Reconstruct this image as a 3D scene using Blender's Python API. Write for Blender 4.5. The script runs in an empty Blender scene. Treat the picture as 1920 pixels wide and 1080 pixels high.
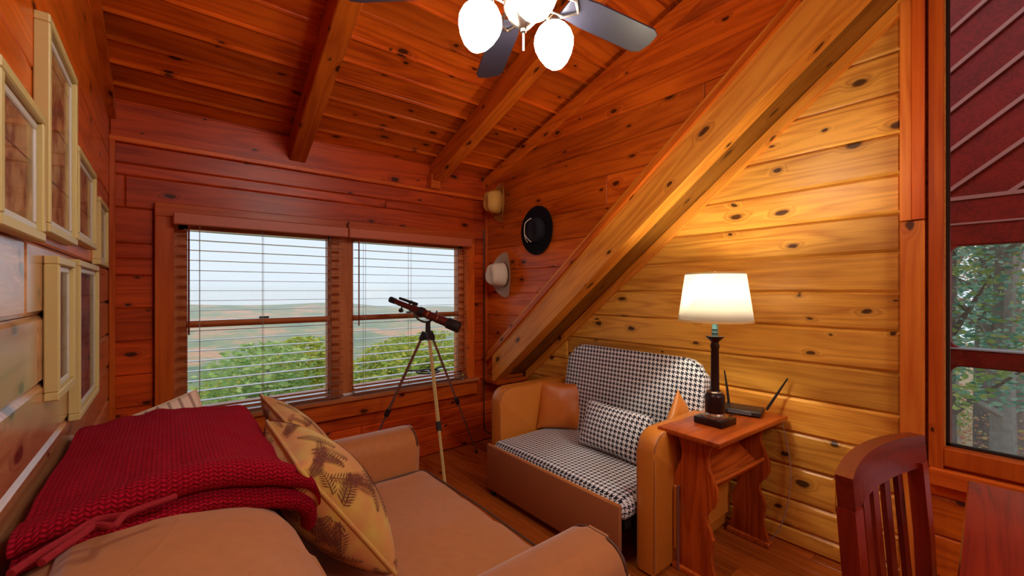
import bpy, bmesh, math, random
from mathutils import Vector, Matrix, Euler, noise
PI = math.pi
random.seed(7)
SC = bpy.context.scene
COL = SC.collection
V = Vector

# ------------------------------------------------------------------ camera
cam_d = bpy.data.cameras.new('camera')
cam = bpy.data.objects.new('camera', cam_d); COL.objects.link(cam)
cam_d.sensor_width = 36; cam_d.lens = 794 / 1920 * 36
cam_d.shift_y = 5 / 1920
cam_d.clip_start = .02; cam_d.clip_end = 4000
cam.location = (0, 0, 1.45)
cam.rotation_euler = (PI / 2, 0, -math.radians(39.2))
SC.camera = cam

# ------------------------------------------------------------------ world, sun, exposure
SC.view_settings.view_transform = 'Standard'
SC.view_settings.look = 'None'
SC.view_settings.exposure = 0.0
SC.view_settings.gamma = 1
SC.view_settings.use_curve_mapping = False
world = bpy.data.worlds.new('overcast_sky'); SC.world = world; world.use_nodes = True
wn = world.node_tree; wn.nodes.clear()
wo = wn.nodes.new('ShaderNodeOutputWorld'); wb = wn.nodes.new('ShaderNodeBackground')
wt = wn.nodes.new('ShaderNodeTexCoord'); ws = wn.nodes.new('ShaderNodeSeparateXYZ')
wr = wn.nodes.new('ShaderNodeValToRGB')
wr.color_ramp.elements[0].position = 0.0; wr.color_ramp.elements[0].color = (.80, .89, .95, 1)
wr.color_ramp.elements[1].position = .7; wr.color_ramp.elements[1].color = (.66, .80, 1, 1)
wn.links.new(wt.outputs['Generated'], ws.inputs[0]); wn.links.new(ws.outputs['Z'], wr.inputs[0])
wn.links.new(wr.outputs[0], wb.inputs['Color']); wn.links.new(wb.outputs[0], wo.inputs[0])
wb.inputs['Strength'].default_value = 1.1
SC.cycles.volume_bounces = 2

def sun(name, rot, power, col, angle=20):
    l = bpy.data.lights.new(name, 'SUN'); l.energy = power; l.color = col; l.angle = math.radians(angle)
    o = bpy.data.objects.new(name, l); COL.objects.link(o); o.rotation_euler = rot; return o
sun('hazy_sun', (math.radians(42), 0, math.radians(-60)), 2.0, (1, .96, .9), 25)

def area(name, loc, rot, sx, sy, power, col):
    l = bpy.data.lights.new(name, 'AREA'); l.shape = 'RECTANGLE'; l.size = sx; l.size_y = sy
    l.energy = power; l.color = col
    o = bpy.data.objects.new(name, l); COL.objects.link(o); o.location = loc; o.rotation_euler = rot; return o
# added fill light behind the camera, no lamp is seen there
area('rear_fill_light', (1.3, -1.9, 3.3), (math.radians(20), 0, 0), .9, .9, 46, (1, .95, .88))
FAN_GLOW = 40
LAMP_POWER = 26

# ------------------------------------------------------------------ materials
MATS = {}
def new_mat(name):
    m = bpy.data.materials.new(name); m.use_nodes = True
    nt = m.node_tree; nt.nodes.clear()
    out = nt.nodes.new('ShaderNodeOutputMaterial')
    MATS[name] = m
    return m, nt, out
def N(nt, typ, **kw):
    n = nt.nodes.new(typ)
    for k, v in kw.items():
        if k.startswith('i_'):
            key = k[2:]
            key = int(key) if key.isdigit() else key.replace('_', ' ')
            n.inputs[key].default_value = v
        else: setattr(n, k, v)
    return n
def L(nt, a, b): nt.links.new(a, b)
def math_n(nt, op, a, b=None, c=None, clamp=False):
    n = nt.nodes.new('ShaderNodeMath'); n.operation = op; n.use_clamp = clamp
    for i, v in enumerate((a, b, c)):
        if v is None: continue
        if isinstance(v, (int, float)): n.inputs[i].default_value = v
        else: L(nt, v, n.inputs[i])
    return n.outputs[0]
def mixc(nt, f, a, b, mode='MIX'):
    n = nt.nodes.new('ShaderNodeMix'); n.data_type = 'RGBA'; n.blend_type = mode
    if isinstance(f, (int, float)): n.inputs[0].default_value = f
    else: L(nt, f, n.inputs[0])
    for i, v in ((6, a), (7, b)):
        if isinstance(v, (tuple, list)): n.inputs[i].default_value = (*v[:3], 1)
        else: L(nt, v, n.inputs[i])
    return n.outputs[2]
def princ(nt, out, **kw):
    p = nt.nodes.new('ShaderNodeBsdfPrincipled'); L(nt, p.outputs[0], out.inputs[0])
    for k, v in kw.items():
        key = {'rough': 'Roughness', 'metal': 'Metallic', 'spec': 'Specular IOR Level', 'sheen': 'Sheen Weight', 'coat': 'Coat Weight'}[k]
        p.inputs[key].default_value = v
    return p
def plain(name, col, rough=.5, metal=0, spec=.5, bump=0, bscale=60, var=.12, sheen=0, coat=0):
    m, nt, out = new_mat(name)
    p = princ(nt, out, rough=rough, metal=metal, spec=spec, sheen=sheen, coat=coat)
    tc = N(nt, 'ShaderNodeTexCoord')
    nz = N(nt, 'ShaderNodeTexNoise', i_Scale=bscale, i_Detail=4); L(nt, tc.outputs['Object'], nz.inputs['Vector'])
    dk = tuple(c * (1 - var) for c in col); lt = tuple(min(1, c * (1 + var)) for c in col)
    L(nt, mixc(nt, nz.outputs[0], dk, lt), p.inputs['Base Color'])
    if bump:
        b = N(nt, 'ShaderNodeBump', i_Strength=bump, i_Distance=.004); L(nt, nz.outputs[0], b.inputs['Height']); L(nt, b.outputs[0], p.inputs['Normal'])
    return m
def emis(name, col, s):
    m, nt, out = new_mat(name)
    e = N(nt, 'ShaderNodeEmission', i_Strength=s); e.inputs[0].default_value = (*col, 1); L(nt, e.outputs[0], out.inputs[0]); return m

WSPEC = {}
def along(mat, axis):
    """the same wood with its grain along another local axis"""
    key = mat.name + '_' + axis
    if key not in WSPEC:
        a, k = WSPEC[mat.name]
        WSPEC[key] = wood(key, *a, **dict(k, axis=axis))
    return WSPEC[key]
def wood(name, light, dark, knot=(.035, .008, .003), rough=.33, keep=.46, kscale=1.25, grain=1.0, spec=.28, vary=.40, coat=.06, bands=.75, axis='X'):
    WSPEC[name] = ((light, dark), dict(knot=knot, rough=rough, keep=keep, kscale=kscale, grain=grain, spec=spec, vary=vary, coat=coat, bands=bands))
    m, nt, out = new_mat(name)
    p = princ(nt, out, rough=rough, spec=spec, coat=coat)
    p.inputs['Coat Roughness'].default_value = .25
    tc = N(nt, 'ShaderNodeTexCoord'); oi = N(nt, 'ShaderNodeObjectInfo')
    off = N(nt, 'ShaderNodeCombineXYZ')
    L(nt, math_n(nt, 'MULTIPLY', oi.outputs['Random'], 61.0), off.inputs[0])
    L(nt, math_n(nt, 'MULTIPLY', oi.outputs['Random'], 23.0), off.inputs[1])
    add = N(nt, 'ShaderNodeVectorMath', operation='ADD'); L(nt, off.outputs[0], add.inputs[1])
    if axis == 'X': L(nt, tc.outputs['Object'], add.inputs[0])
    else:
        sx_ = N(nt, 'ShaderNodeSeparateXYZ'); cx_ = N(nt, 'ShaderNodeCombineXYZ'); L(nt, tc.outputs['Object'], sx_.inputs[0])
        o_ = {'Z': (2, 0, 1), 'Y': (1, 0, 2)}[axis]
        for q_ in range(3): L(nt, sx_.outputs[o_[q_]], cx_.inputs[q_])
        L(nt, cx_.outputs[0], add.inputs[0])
    def scl(sx, sy, sz):
        n = N(nt, 'ShaderNodeVectorMath', operation='MULTIPLY'); L(nt, add.outputs[0], n.inputs[0]); n.inputs[1].default_value = (sx, sy, sz); return n.outputs[0]
    # wobble so that the knots are not perfect ovals
    wob = N(nt, 'ShaderNodeTexNoise', i_Scale=9.0, i_Detail=2); L(nt, add.outputs[0], wob.inputs['Vector'])
    wadd = N(nt, 'ShaderNodeVectorMath', operation='MULTIPLY_ADD'); L(nt, wob.outputs['Color'], wadd.inputs[0]); wadd.inputs[1].default_value = (.18, .18, .18); L(nt, scl(2.6 * kscale, 5.2 * kscale, 5.2 * kscale), wadd.inputs[2])
    vo = N(nt, 'ShaderNodeTexVoronoi', voronoi_dimensions='2D', i_Scale=1.0)
    s3 = N(nt, 'ShaderNodeSeparateXYZ'); L(nt, wadd.outputs[0], s3.inputs[0]); c3 = N(nt, 'ShaderNodeCombineXYZ')
    L(nt, s3.outputs[0], c3.inputs[0]); L(nt, math_n(nt, 'ADD', s3.outputs[1], s3.outputs[2]), c3.inputs[1]); L(nt, c3.outputs[0], vo.inputs['Vector'])
    sp = N(nt, 'ShaderNodeSeparateColor'); L(nt, vo.outputs['Color'], sp.inputs[0])
    gate = math_n(nt, 'LESS_THAN', sp.outputs[0], keep)
    size = math_n(nt, 'MULTIPLY_ADD', sp.outputs[1], .075, .028)
    rel = math_n(nt, 'DIVIDE', vo.outputs['Distance'], size)
    mr = N(nt, 'ShaderNodeMapRange', interpolation_type='SMOOTHSTEP'); L(nt, rel, mr.inputs[0])
    mr.inputs[1].default_value = .75; mr.inputs[2].default_value = 1.35; mr.inputs[3].default_value = 1; mr.inputs[4].default_value = 0
    kmask = math_n(nt, 'MULTIPLY', mr.outputs[0], gate)
    mh = N(nt, 'ShaderNodeMapRange', interpolation_type='SMOOTHSTEP'); L(nt, rel, mh.inputs[0])
    mh.inputs[1].default_value = .8; mh.inputs[2].default_value = 3.2; mh.inputs[3].default_value = 1; mh.inputs[4].default_value = 0
    halo = math_n(nt, 'MULTIPLY', mh.outputs[0], gate)
    g1 = N(nt, 'ShaderNodeTexNoise', i_Scale=1.0, i_Detail=2, i_Roughness=.45); L(nt, scl(.55, 6.5, 6.5), g1.inputs['Vector'])
    fld = math_n(nt, 'MULTIPLY_ADD', g1.outputs[0], 9 * grain, math_n(nt, 'MULTIPLY', halo, 1.6))
    band = math_n(nt, 'POWER', math_n(nt, 'PINGPONG', fld, .5), 1.4)
    g2 = N(nt, 'ShaderNodeTexNoise', i_Scale=1.0, i_Detail=3); L(nt, scl(5, 130, 130), g2.inputs['Vector'])
    g3 = N(nt, 'ShaderNodeTexNoise', i_Scale=1.0, i_Detail=3); L(nt, scl(1.3, 4.5, 4.5), g3.inputs['Vector'])
    f = math_n(nt, 'ADD', math_n(nt, 'MULTIPLY', band, bands * 1.7), math_n(nt, 'MULTIPLY_ADD', g2.outputs[0], .8, -.42))
    f = math_n(nt, 'ADD', f, math_n(nt, 'MULTIPLY_ADD', g3.outputs[0], 1.7, -.75), clamp=True)
    c = mixc(nt, f, light, dark)
    c = mixc(nt, math_n(nt, 'MULTIPLY', halo, .35), c, tuple(d * .55 for d in dark))
    c = mixc(nt, math_n(nt, 'MULTIPLY', kmask, .9), c, knot)
    val = math_n(nt, 'MULTIPLY_ADD', oi.outputs['Random'], vary, 1 - vary * .6)
    hsv = N(nt, 'ShaderNodeHueSaturation'); L(nt, c, hsv.inputs['Color']); L(nt, val, hsv.inputs['Value'])
    L(nt, hsv.outputs[0], p.inputs['Base Color'])
    b = N(nt, 'ShaderNodeBump', i_Strength=.25, i_Distance=.002)
    L(nt, math_n(nt, 'ADD', math_n(nt, 'MULTIPLY', g2.outputs[0], .5), math_n(nt, 'SUBTRACT', g3.outputs[0], kmask)), b.inputs['Height'])
    L(nt, b.outputs[0], p.inputs['Normal'])
    return m

WALL_Y = wood('pine_yellow', (.86, .42, .060), (.42, .12, .010))  # yellower base: lamplight on this wall put into the colour
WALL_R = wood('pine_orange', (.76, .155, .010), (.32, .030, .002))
WALL_B = wood('pine_red', (.66, .085, .008), (.27, .018, .002))  # redder base, as on ceiling and upper wall: dim light put into the colour
CEIL = wood('pine_ceiling', (.72, .135, .008), (.30, .024, .001), keep=.52)
WALL_L = wood('pine_left_wall_glare', (.70, .34, .14), (.34, .11, .03), keep=.5, bands=.9, rough=.24, spec=.6, coat=.8)  # paler base: window glare on the lower boards put into the colour
WALL_LU = wood('pine_left_wall_upper', (.74, .15, .012), (.36, .05, .003), keep=.52)
BEAM = wood('pine_beam', (.72, .155, .010), (.36, .045, .003), keep=.52)
BEAM_Y = wood('pine_diagonal_beam', (.84, .34, .040), (.50, .13, .010), keep=.4)
TRIM = wood('pine_trim', (.66, .125, .012), (.40, .045, .004), keep=.15)
POST = wood('pine_post', (.76, .23, .030), (.52, .10, .010), keep=.25)
FLOOR = wood('pine_floor', (.48, .11, .014), (.24, .035, .004), rough=.26, keep=.25, grain=1.4, coat=.3)
REDW = wood('stained_red_wood', (.22, .018, .006), (.10, .006, .002), rough=.25, keep=.1, coat=.35)
DESKW = wood('desk_red_wood', (.38, .026, .003), (.18, .008, .001), rough=.22, keep=.12, coat=.35)
TABW = wood('side_table_oak', (.60, .115, .014), (.28, .030, .003), rough=.28, keep=.0, grain=1.6, coat=.25, bands=.9)
PORCHW = wood('porch_red_wood', (.24, .007, .003), (.10, .002, .001), rough=.5, keep=.1, coat=0)
BARKW = plain('bark', (.19, .15, .13), .9, bump=.8, bscale=14, var=.45)
BARKM = plain('bark_pale', (.32, .28, .24), .9, bump=.8, bscale=14, var=.4)
SOFA = plain('tan_microfibre', (.43, .145, .030), .62, bump=.12, bscale=40, var=.14, sheen=.35)
SOFA2 = plain('tan_microfibre_cushion', (.47, .165, .036), .62, bump=.12, bscale=30, var=.16, sheen=.35)
PIPE = plain('dark_piping', (.10, .035, .014), .6)
LEATH = plain('caramel_leather', (.62, .205, .022), .40, bump=.15, bscale=90, var=.08)
LEATH2 = plain('caramel_leather_pillow', (.54, .15, .018), .38, bump=.2, bscale=25, var=.1)
PANEL = plain('brown_leather_panel', (.37, .13, .045), .5, var=.05)
BLACK = plain('black_plastic', (.015, .013, .015), .35)
BMETAL = plain('dark_bronze', (.035, .016, .014), .33, metal=.6)
STEEL = plain('brushed_steel', (.55, .47, .38), .28, metal=1)
CHROME = plain('chrome', (.7, .7, .72), .15, metal=1)
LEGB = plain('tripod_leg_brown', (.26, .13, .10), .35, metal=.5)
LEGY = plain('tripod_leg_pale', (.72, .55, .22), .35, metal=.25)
TELR = plain('telescope_maroon', (.10, .014, .012), .22, coat=.5)
GOLD = plain('gold_ring', (.8, .5, .15), .3, metal=1)
CREAM = plain('cream_frame', (.62, .50, .19), .45, var=.05)
GREYW = plain('frame_inner_moulding', (.62, .60, .52), .4, var=.05)
BLINDW = plain('blind_slat_wood', (.22, .09, .05), .22, var=.05, coat=.8)
BLINDV = plain('blind_valance_wood', (.52, .12, .045), .4, var=.08)
CORDM = plain('cord_grey', (.35, .30, .28), .7)
SILLM = plain('window_sill_white', (.75, .74, .72), .35, var=.02)
SASH = wood('sash_wood', (.62, .20, .06), (.42, .10, .025), keep=.0)
GLOBE = emis('lit_globe', (1, .955, .87), FAN_GLOW)
FANB = plain('fan_blade_dark', (.035, .032, .048), .32, coat=.2)
FELTB = plain('black_felt', (.008, .009, .016), .9, bump=.2)
STRAWT = plain('tan_straw', (.66, .36, .07), .8, bump=.3, bscale=120)
STRAWW = plain('pale_felt', (.74, .66, .50), .8, bump=.2, bscale=80)
BANDM = plain('hat_band_brown', (.12, .05, .02), .6)
WHITEC = plain('white_cord', (.75, .68, .55), .7)
GROUND = plain('leaf_litter', (.30, .20, .10), .95, bump=.6, bscale=3, var=.4)
STRIPE_L = plain('pillow_linen', (.62, .45, .32), .8)

def glass_mat(name='window_glass', tint=(.97, .985, 1), refl=.5):
    m, nt, out = new_mat(name)
    t = N(nt, 'ShaderNodeBsdfTransparent'); t.inputs[0].default_value = (*tint, 1)
    g = N(nt, 'ShaderNodeBsdfGlossy', i_Roughness=.02)
    fr = N(nt, 'ShaderNodeFresnel', i_IOR=1.5)
    mx = N(nt, 'ShaderNodeMixShader'); L(nt, math_n(nt, 'MULTIPLY', fr.outputs[0], refl, clamp=True), mx.inputs[0])
    L(nt, t.outputs[0], mx.inputs[1]); L(nt, g.outputs[0], mx.inputs[2]); L(nt, mx.outputs[0], out.inputs[0])
    return m
GLASS = glass_mat()
GLASS2 = glass_mat('picture_glass', (1, 1, 1), .45)

def shade_mat():
    m, nt, out = new_mat('lamp_shade_linen')
    d = N(nt, 'ShaderNodeBsdfDiffuse'); d.inputs[0].default_value = (.90, .88, .80, 1)
    t = N(nt, 'ShaderNodeBsdfTranslucent'); t.inputs[0].default_value = (.95, .92, .82, 1)
    mx = N(nt, 'ShaderNodeMixShader'); mx.inputs[0].default_value = .5
    L(nt, d.outputs[0], mx.inputs[1]); L(nt, t.outputs[0], mx.inputs[2]); L(nt, mx.outputs[0], out.inputs[0]); return m
SHADE = shade_mat()
SHADETRIM = plain('shade_trim', (.75, .50, .18), .7)

def houndstooth(name, rep=.030):
    m, nt, out = new_mat(name)
    p = princ(nt, out, rough=.85, spec=.2, sheen=.2)
    tc = N(nt, 'ShaderNodeTexCoord')
    sv = N(nt, 'ShaderNodeSeparateXYZ'); L(nt, tc.outputs['Object'], sv.inputs[0])
    sn = N(nt, 'ShaderNodeSeparateXYZ'); L(nt, tc.outputs['Normal'], sn.inputs[0])
    nz = math_n(nt, 'GREATER_THAN', math_n(nt, 'ABSOLUTE', sn.outputs[2]), .6)
    nx = math_n(nt, 'GREATER_THAN', math_n(nt, 'ABSOLUTE', sn.outputs[0]), .6)
    x, y, z = sv.outputs
    def mixf(f, a, b):
        n = N(nt, 'ShaderNodeMix'); L(nt, f, n.inputs[0]); L(nt, a, n.inputs[2]); L(nt, b, n.inputs[3]); return n.outputs[0]
    pp = mixf(nz, mixf(nx, x, y), x)
    qq = mixf(nz, z, y)
    i = math_n(nt, 'FLOOR', math_n(nt, 'MULTIPLY', math_n(nt, 'ADD', pp, 10), 8 / rep))
    j = math_n(nt, 'FLOOR', math_n(nt, 'MULTIPLY', math_n(nt, 'ADD', qq, 10), 8 / rep))
    a = math_n(nt, 'LESS_THAN', math_n(nt, 'MODULO', i, 8), 3.5)
    b = math_n(nt, 'LESS_THAN', math_n(nt, 'MODULO', j, 8), 3.5)
    w = math_n(nt, 'LESS_THAN', math_n(nt, 'MODULO', math_n(nt, 'ADD', i, j), 4), 1.5)
    f = mixf(w, b, a)
    L(nt, mixc(nt, f, (.82, .83, .84), (.012, .014, .026)), p.inputs['Base Color'])
    return m
HOUND = houndstooth('houndstooth')

def knit_mat():
    m, nt, out = new_mat('red_knit')
    p = princ(nt, out, rough=.85, spec=.15, sheen=.25)
    p.inputs['Sheen Tint'].default_value = (1, .1, .15, 1)
    uv = N(nt, 'ShaderNodeUVMap')
    sv = N(nt, 'ShaderNodeSeparateXYZ'); L(nt, uv.outputs[0], sv.inputs[0])
    u = math_n(nt, 'MULTIPLY', sv.outputs[0], 1 / .0105); v = math_n(nt, 'MULTIPLY', sv.outputs[1], 1 / .0115)
    uu = math_n(nt, 'PINGPONG', u, 1); vv = math_n(nt, 'FRACT', math_n(nt, 'ADD', v, math_n(nt, 'MULTIPLY', uu, .55)))
    h = math_n(nt, 'MULTIPLY', math_n(nt, 'SINE', math_n(nt, 'MULTIPLY', vv, PI)), math_n(nt, 'MULTIPLY_ADD', math_n(nt, 'SINE', math_n(nt, 'MULTIPLY', uu, PI)), .6, .4))
    b = N(nt, 'ShaderNodeBump', i_Strength=.9, i_Distance=.0045); L(nt, h, b.inputs['Height']); L(nt, b.outputs[0], p.inputs['Normal'])
    L(nt, mixc(nt, h, (.34, .003, .012), (.86, .012, .05)), p.inputs['Base Color'])
    return m
KNIT = knit_mat()
KCORD = plain('red_cord', (.30, .004, .012), .85, bump=.5, bscale=150)

def fabric_pat(name, base, alt, sc=8):
    m, nt, out = new_mat(name)
    p = princ(nt, out, rough=.8, spec=.2, sheen=.2)
    tc = N(nt, 'ShaderNodeTexCoord'); nz = N(nt, 'ShaderNodeTexNoise', i_Scale=sc, i_Detail=2); L(nt, tc.outputs['Object'], nz.inputs['Vector'])
    n2 = N(nt, 'ShaderNodeTexNoise', i_Scale=300, i_Detail=1); L(nt, tc.outputs['Object'], n2.inputs['Vector'])
    r = N(nt, 'ShaderNodeValToRGB'); r.color_ramp.elements[0].position = .42; r.color_ramp.elements[1].position = .62
    r.color_ramp.elements[0].color = (*base, 1); r.color_ramp.elements[1].color = (*alt, 1); L(nt, nz.outputs[0], r.inputs[0])
    L(nt, r.outputs[0], p.inputs['Base Color'])
    b = N(nt, 'ShaderNodeBump', i_Strength=.2, i_Distance=.002); L(nt, n2.outputs[0], b.inputs['Height']); L(nt, b.outputs[0], p.inputs['Normal'])
    return m
FERNF = fabric_pat('fern_pillow_fabric', (.62, .27, .075), (.62, .40, .08))
FERNP = plain('fern_print_brown', (.16, .035, .02), .85)

def stripes():
    m, nt, out = new_mat('striped_linen')
    p = princ(nt, out, rough=.85, spec=.1)
    tc = N(nt, 'ShaderNodeTexCoord'); s = N(nt, 'ShaderNodeSeparateXYZ'); L(nt, tc.outputs['Object'], s.inputs[0])
    f = math_n(nt, 'GREATER_THAN', math_n(nt, 'FRACT', math_n(nt, 'MULTIPLY', s.outputs[0], 28)), .72)
    L(nt, mixc(nt, f, (.72, .55, .42), (.36, .24, .19)), p.inputs['Base Color']); return m
STRIPEM = stripes()

def print_mat(name, a, b, c):
    m, nt, out = new_mat(name)
    p = princ(nt, out, rough=.6, spec=.2)
    tc = N(nt, 'ShaderNodeTexCoord'); oi = N(nt, 'ShaderNodeObjectInfo')
    ad = N(nt, 'ShaderNodeVectorMath', operation='ADD'); L(nt, tc.outputs['Object'], ad.inputs[0]); L(nt, oi.outputs['Location'], ad.inputs[1])
    n1 = N(nt, 'ShaderNodeTexNoise', i_Scale=9, i_Detail=5, i_Roughness=.65); L(nt, ad.outputs[0], n1.inputs['Vector'])
    r = N(nt, 'ShaderNodeValToRGB'); e = r.color_ramp.elements
    e[0].position = .40; e[0].color = (*a, 1); e[1].position = .60; e[1].color = (*c, 1); x = e.new(.5); x.color = (*b, 1)
    L(nt, n1.outputs[0], r.inputs[0])
    s = N(nt, 'ShaderNodeSeparateXYZ'); L(nt, ad.outputs[0], s.inputs[0])
    ln = math_n(nt, 'LESS_THAN', math_n(nt, 'FRACT', math_n(nt, 'MULTIPLY', s.outputs[2], 6.3)), .03)
    L(nt, mixc(nt, ln, r.outputs[0], tuple(q * .4 for q in a)), p.inputs['Base Color']); return m
PRINTB = print_mat('aged_brown_print', (.26, .09, .03), (.60, .31, .11), (.72, .45, .20))
PRINTG = print_mat('grey_reflection_print', (.08, .075, .09), (.20, .19, .22), (.30, .27, .27))  # grey base: bright blinds mirrored in the glass put into the print

def foliage(name, cols):
    m, nt, out = new_mat(name)
    d = N(nt, 'ShaderNodeBsdfDiffuse'); t = N(nt, 'ShaderNodeBsdfTranslucent')
    ge = N(nt, 'ShaderNodeNewGeometry'); r = N(nt, 'ShaderNodeValToRGB')
    e = r.color_ramp.elements; r.color_ramp.interpolation = 'LINEAR'
    for k, c in enumerate(cols):
        if k < 2: e[k].position = k / (len(cols) - 1); e[k].color = (*c, 1)
    if len(cols) > 2:
        e[1].position = 1 / (len(cols) - 1)
        for k in range(2, len(cols)):
            x = e.new(k / (len(cols) - 1)); x.color = (*cols[k], 1)
    L(nt, ge.outputs['Random Per Island'], r.inputs[0])
    L(nt, r.outputs[0], d.inputs[0]); L(nt, r.outputs[0], t.inputs[0])
    mx = N(nt, 'ShaderNodeMixShader'); mx.inputs[0].default_value = .35
    L(nt, d.outputs[0], mx.inputs[1]); L(nt, t.outputs[0], mx.inputs[2]); L(nt, mx.outputs[0], out.inputs[0]); return m
F_YG = foliage('leaves_yellow_green', [(.24, .36, .07), (.44, .50, .10), (.62, .52, .09), (.34, .42, .12)])
F_G = foliage('leaves_green', [(.24, .38, .12), (.38, .50, .16), (.56, .60, .24)])
F_PINE = foliage('needles_blue_green', [(.14, .34, .24), (.28, .52, .38), (.50, .70, .55)])
F_AUT = foliage('leaves_autumn', [(.55, .50, .22), (.62, .32, .20), (.60, .24, .18), (.70, .58, .30)])

def hill_mat():
    m, nt, out = new_mat('hill_forest')
    p = princ(nt, out, rough=1, spec=0)
    tc = N(nt, 'ShaderNodeTexCoord')
    n1 = N(nt, 'ShaderNodeTexNoise', i_Scale=.02, i_Detail=6, i_Roughness=.7); L(nt, tc.outputs['Object'], n1.inputs['Vector'])
    r = N(nt, 'ShaderNodeValToRGB'); e = r.color_ramp.elements
    e[0].position = .35; e[0].color = (.07, .13, .05, 1); e[1].position = .62; e[1].color = (.60, .24, .10, 1)
    x = e.new(.5); x.color = (.20, .22, .07, 1)
    L(nt, n1.outputs[0], r.inputs[0]); L(nt, r.outputs[0], p.inputs['Base Color']); return m
HILL = hill_mat()

# ------------------------------------------------------------------ object helpers
def tag(o, label=None, cat=None, group=None, kind=None):
    if label: o['label'] = label
    if cat: o['category'] = cat
    if group: o['group'] = group
    if kind: o['kind'] = kind
    return o
def empty(name, loc=(0, 0, 0), rz=0, label=None, cat=None, group=None, kind=None):
    o = bpy.data.objects.new(name, None); COL.objects.link(o); o.location = loc; o.rotation_euler = (0, 0, rz)
    o.empty_display_size = .1
    return tag(o, label, cat, group, kind)
def obj(name, bm, mat, parent=None, smooth=False, loc=None, rot=None):
    me = bpy.data.meshes.new(name)
    if isinstance(bm, tuple):
        me.from_pydata(bm[0], [], bm[1]); me.update()
    else:
        bmesh.ops.recalc_face_normals(bm, faces=bm.faces)
        bm.to_mesh(me); bm.free()
    if mat: me.materials.append(mat)
    if smooth:
        for p in me.polygons: p.use_smooth = True
        if smooth != 'all':
            try: me.set_sharp_from_angle(angle=math.radians(40))
            except Exception: pass
    o = bpy.data.objects.new(name, me); COL.objects.link(o)
    if parent: o.parent = parent
    if loc is not None: o.location = loc
    if rot is not None: o.rotation_euler = rot
    return o
def copy_tree(o, parent=None):
    c = o.copy(); COL.objects.link(c); c.parent = parent
    for ch in list(o.children): copy_tree(ch, c)
    return c
def B(): return bmesh.new()
def box(bm, x0, x1, y0, y1, z0, z1, bev=0, seg=1, M=None):
    r = bmesh.ops.create_cube(bm, size=1)
    vs = r['verts']
    for v in vs: v.co = V(((x0 + x1) / 2 + v.co.x * (x1 - x0), (y0 + y1) / 2 + v.co.y * (y1 - y0), (z0 + z1) / 2 + v.co.z * (z1 - z0)))
    if bev:
        es = list({e for v in vs for e in v.link_edges})
        r = bmesh.ops.bevel(bm, geom=es, offset=bev, segments=seg, affect='EDGES', profile=.5)
        vs = list({v for f in r['faces'] for v in f.verts} | {v for v in vs if v.is_valid})
    if M: 
        for v in vs: v.co = M @ v.co
    return bm
def frame_of(d):
    d = d.normalized(); a = V((0, 0, 1)) if abs(d.z) < .9 else V((1, 0, 0))
    x = d.cross(a).normalized(); return x, d.cross(x).normalized()
def tube(bm, pts, r, n=10, cap=True):
    pts = [V(p) for p in pts]; rs = r if isinstance(r, (list, tuple)) else [r] * len(pts)
    rings = []; px = None
    for i, p in enumerate(pts):
        d = (pts[min(i + 1, len(pts) - 1)] - pts[max(i - 1, 0)])
        if px is None: x, y = frame_of(d)
        else:
            dn = d.normalized(); x = (px - dn * px.dot(dn)).normalized(); y = dn.cross(x)
        px = x
        rings.append([bm.verts.new(p + (x * math.cos(2 * PI * k / n) + y * math.sin(2 * PI * k / n)) * rs[i]) for k in range(n)])
    for a, b in zip(rings, rings[1:]):
        for k in range(n): bm.faces.new((a[k], a[(k + 1) % n], b[(k + 1) % n], b[k]))
    if cap:
        bm.faces.new(rings[0][::-1]); bm.faces.new(rings[-1])
    return bm
def lathe(bm, prof, n=24, M=None, cap=True):
    rings = []
    for r, z in prof:
        rings.append([bm.verts.new((r * math.cos(2 * PI * k / n), r * math.sin(2 * PI * k / n), z)) for k in range(n)])
    for a, b in zip(rings, rings[1:]):
        for k in range(n): bm.faces.new((a[k], a[(k + 1) % n], b[(k + 1) % n], b[k]))
    if cap:
        if prof[0][0] > 1e-5: bm.faces.new(rings[0][::-1])
        if prof[-1][0] > 1e-5: bm.faces.new(rings[-1])
    bmesh.ops.remove_doubles(bm, verts=[v for rg in rings for v in rg], dist=1e-6)
    if M:
        for rg in rings:
            for v in rg:
                if v.is_valid: v.co = M @ v.co
    return bm
def prism(bm, outline, t0, t1, M=None, bev=0):
    a = [bm.verts.new((x, y, t0)) for x, y in outline]; b = [bm.verts.new((x, y, t1)) for x, y in outline]
    n = len(a); fs = [bm.faces.new(a[::-1]), bm.faces.new(b)]
    for k in range(n): bm.faces.new((a[k], a[(k + 1) % n], b[(k + 1) % n], b[k]))
    if bev:
        es = [e for f in fs for e in f.edges]
        bmesh.ops.bevel(bm, geom=es, offset=bev, segments=2, affect='EDGES', profile=.5)
    if M:
        for v in bm.verts: v.co = M @ v.co
    return bm
def rrect(x0, x1, y0, y1, r, n=6, corners=(1, 1, 1, 1)):
    pts = []
    for (cx, cy, a0, on) in ((x1 - r, y1 - r, 0, corners[2]), (x0 + r, y1 - r, PI / 2, corners[3]), (x0 + r, y0 + r, PI, corners[0]), (x1 - r, y0 + r, 1.5 * PI, corners[1])):
        if on:
            for k in range(n + 1):
                a = a0 + PI / 2 * k / n; pts.append((cx + r * math.cos(a), cy + r * math.sin(a)))
        else: pts.append((cx + r * (1 if math.cos(a0 + PI / 4) > 0 else -1), cy + r * (1 if math.sin(a0 + PI / 4) > 0 else -1)))
    return pts
def cpath0(pts): return pts
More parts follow.
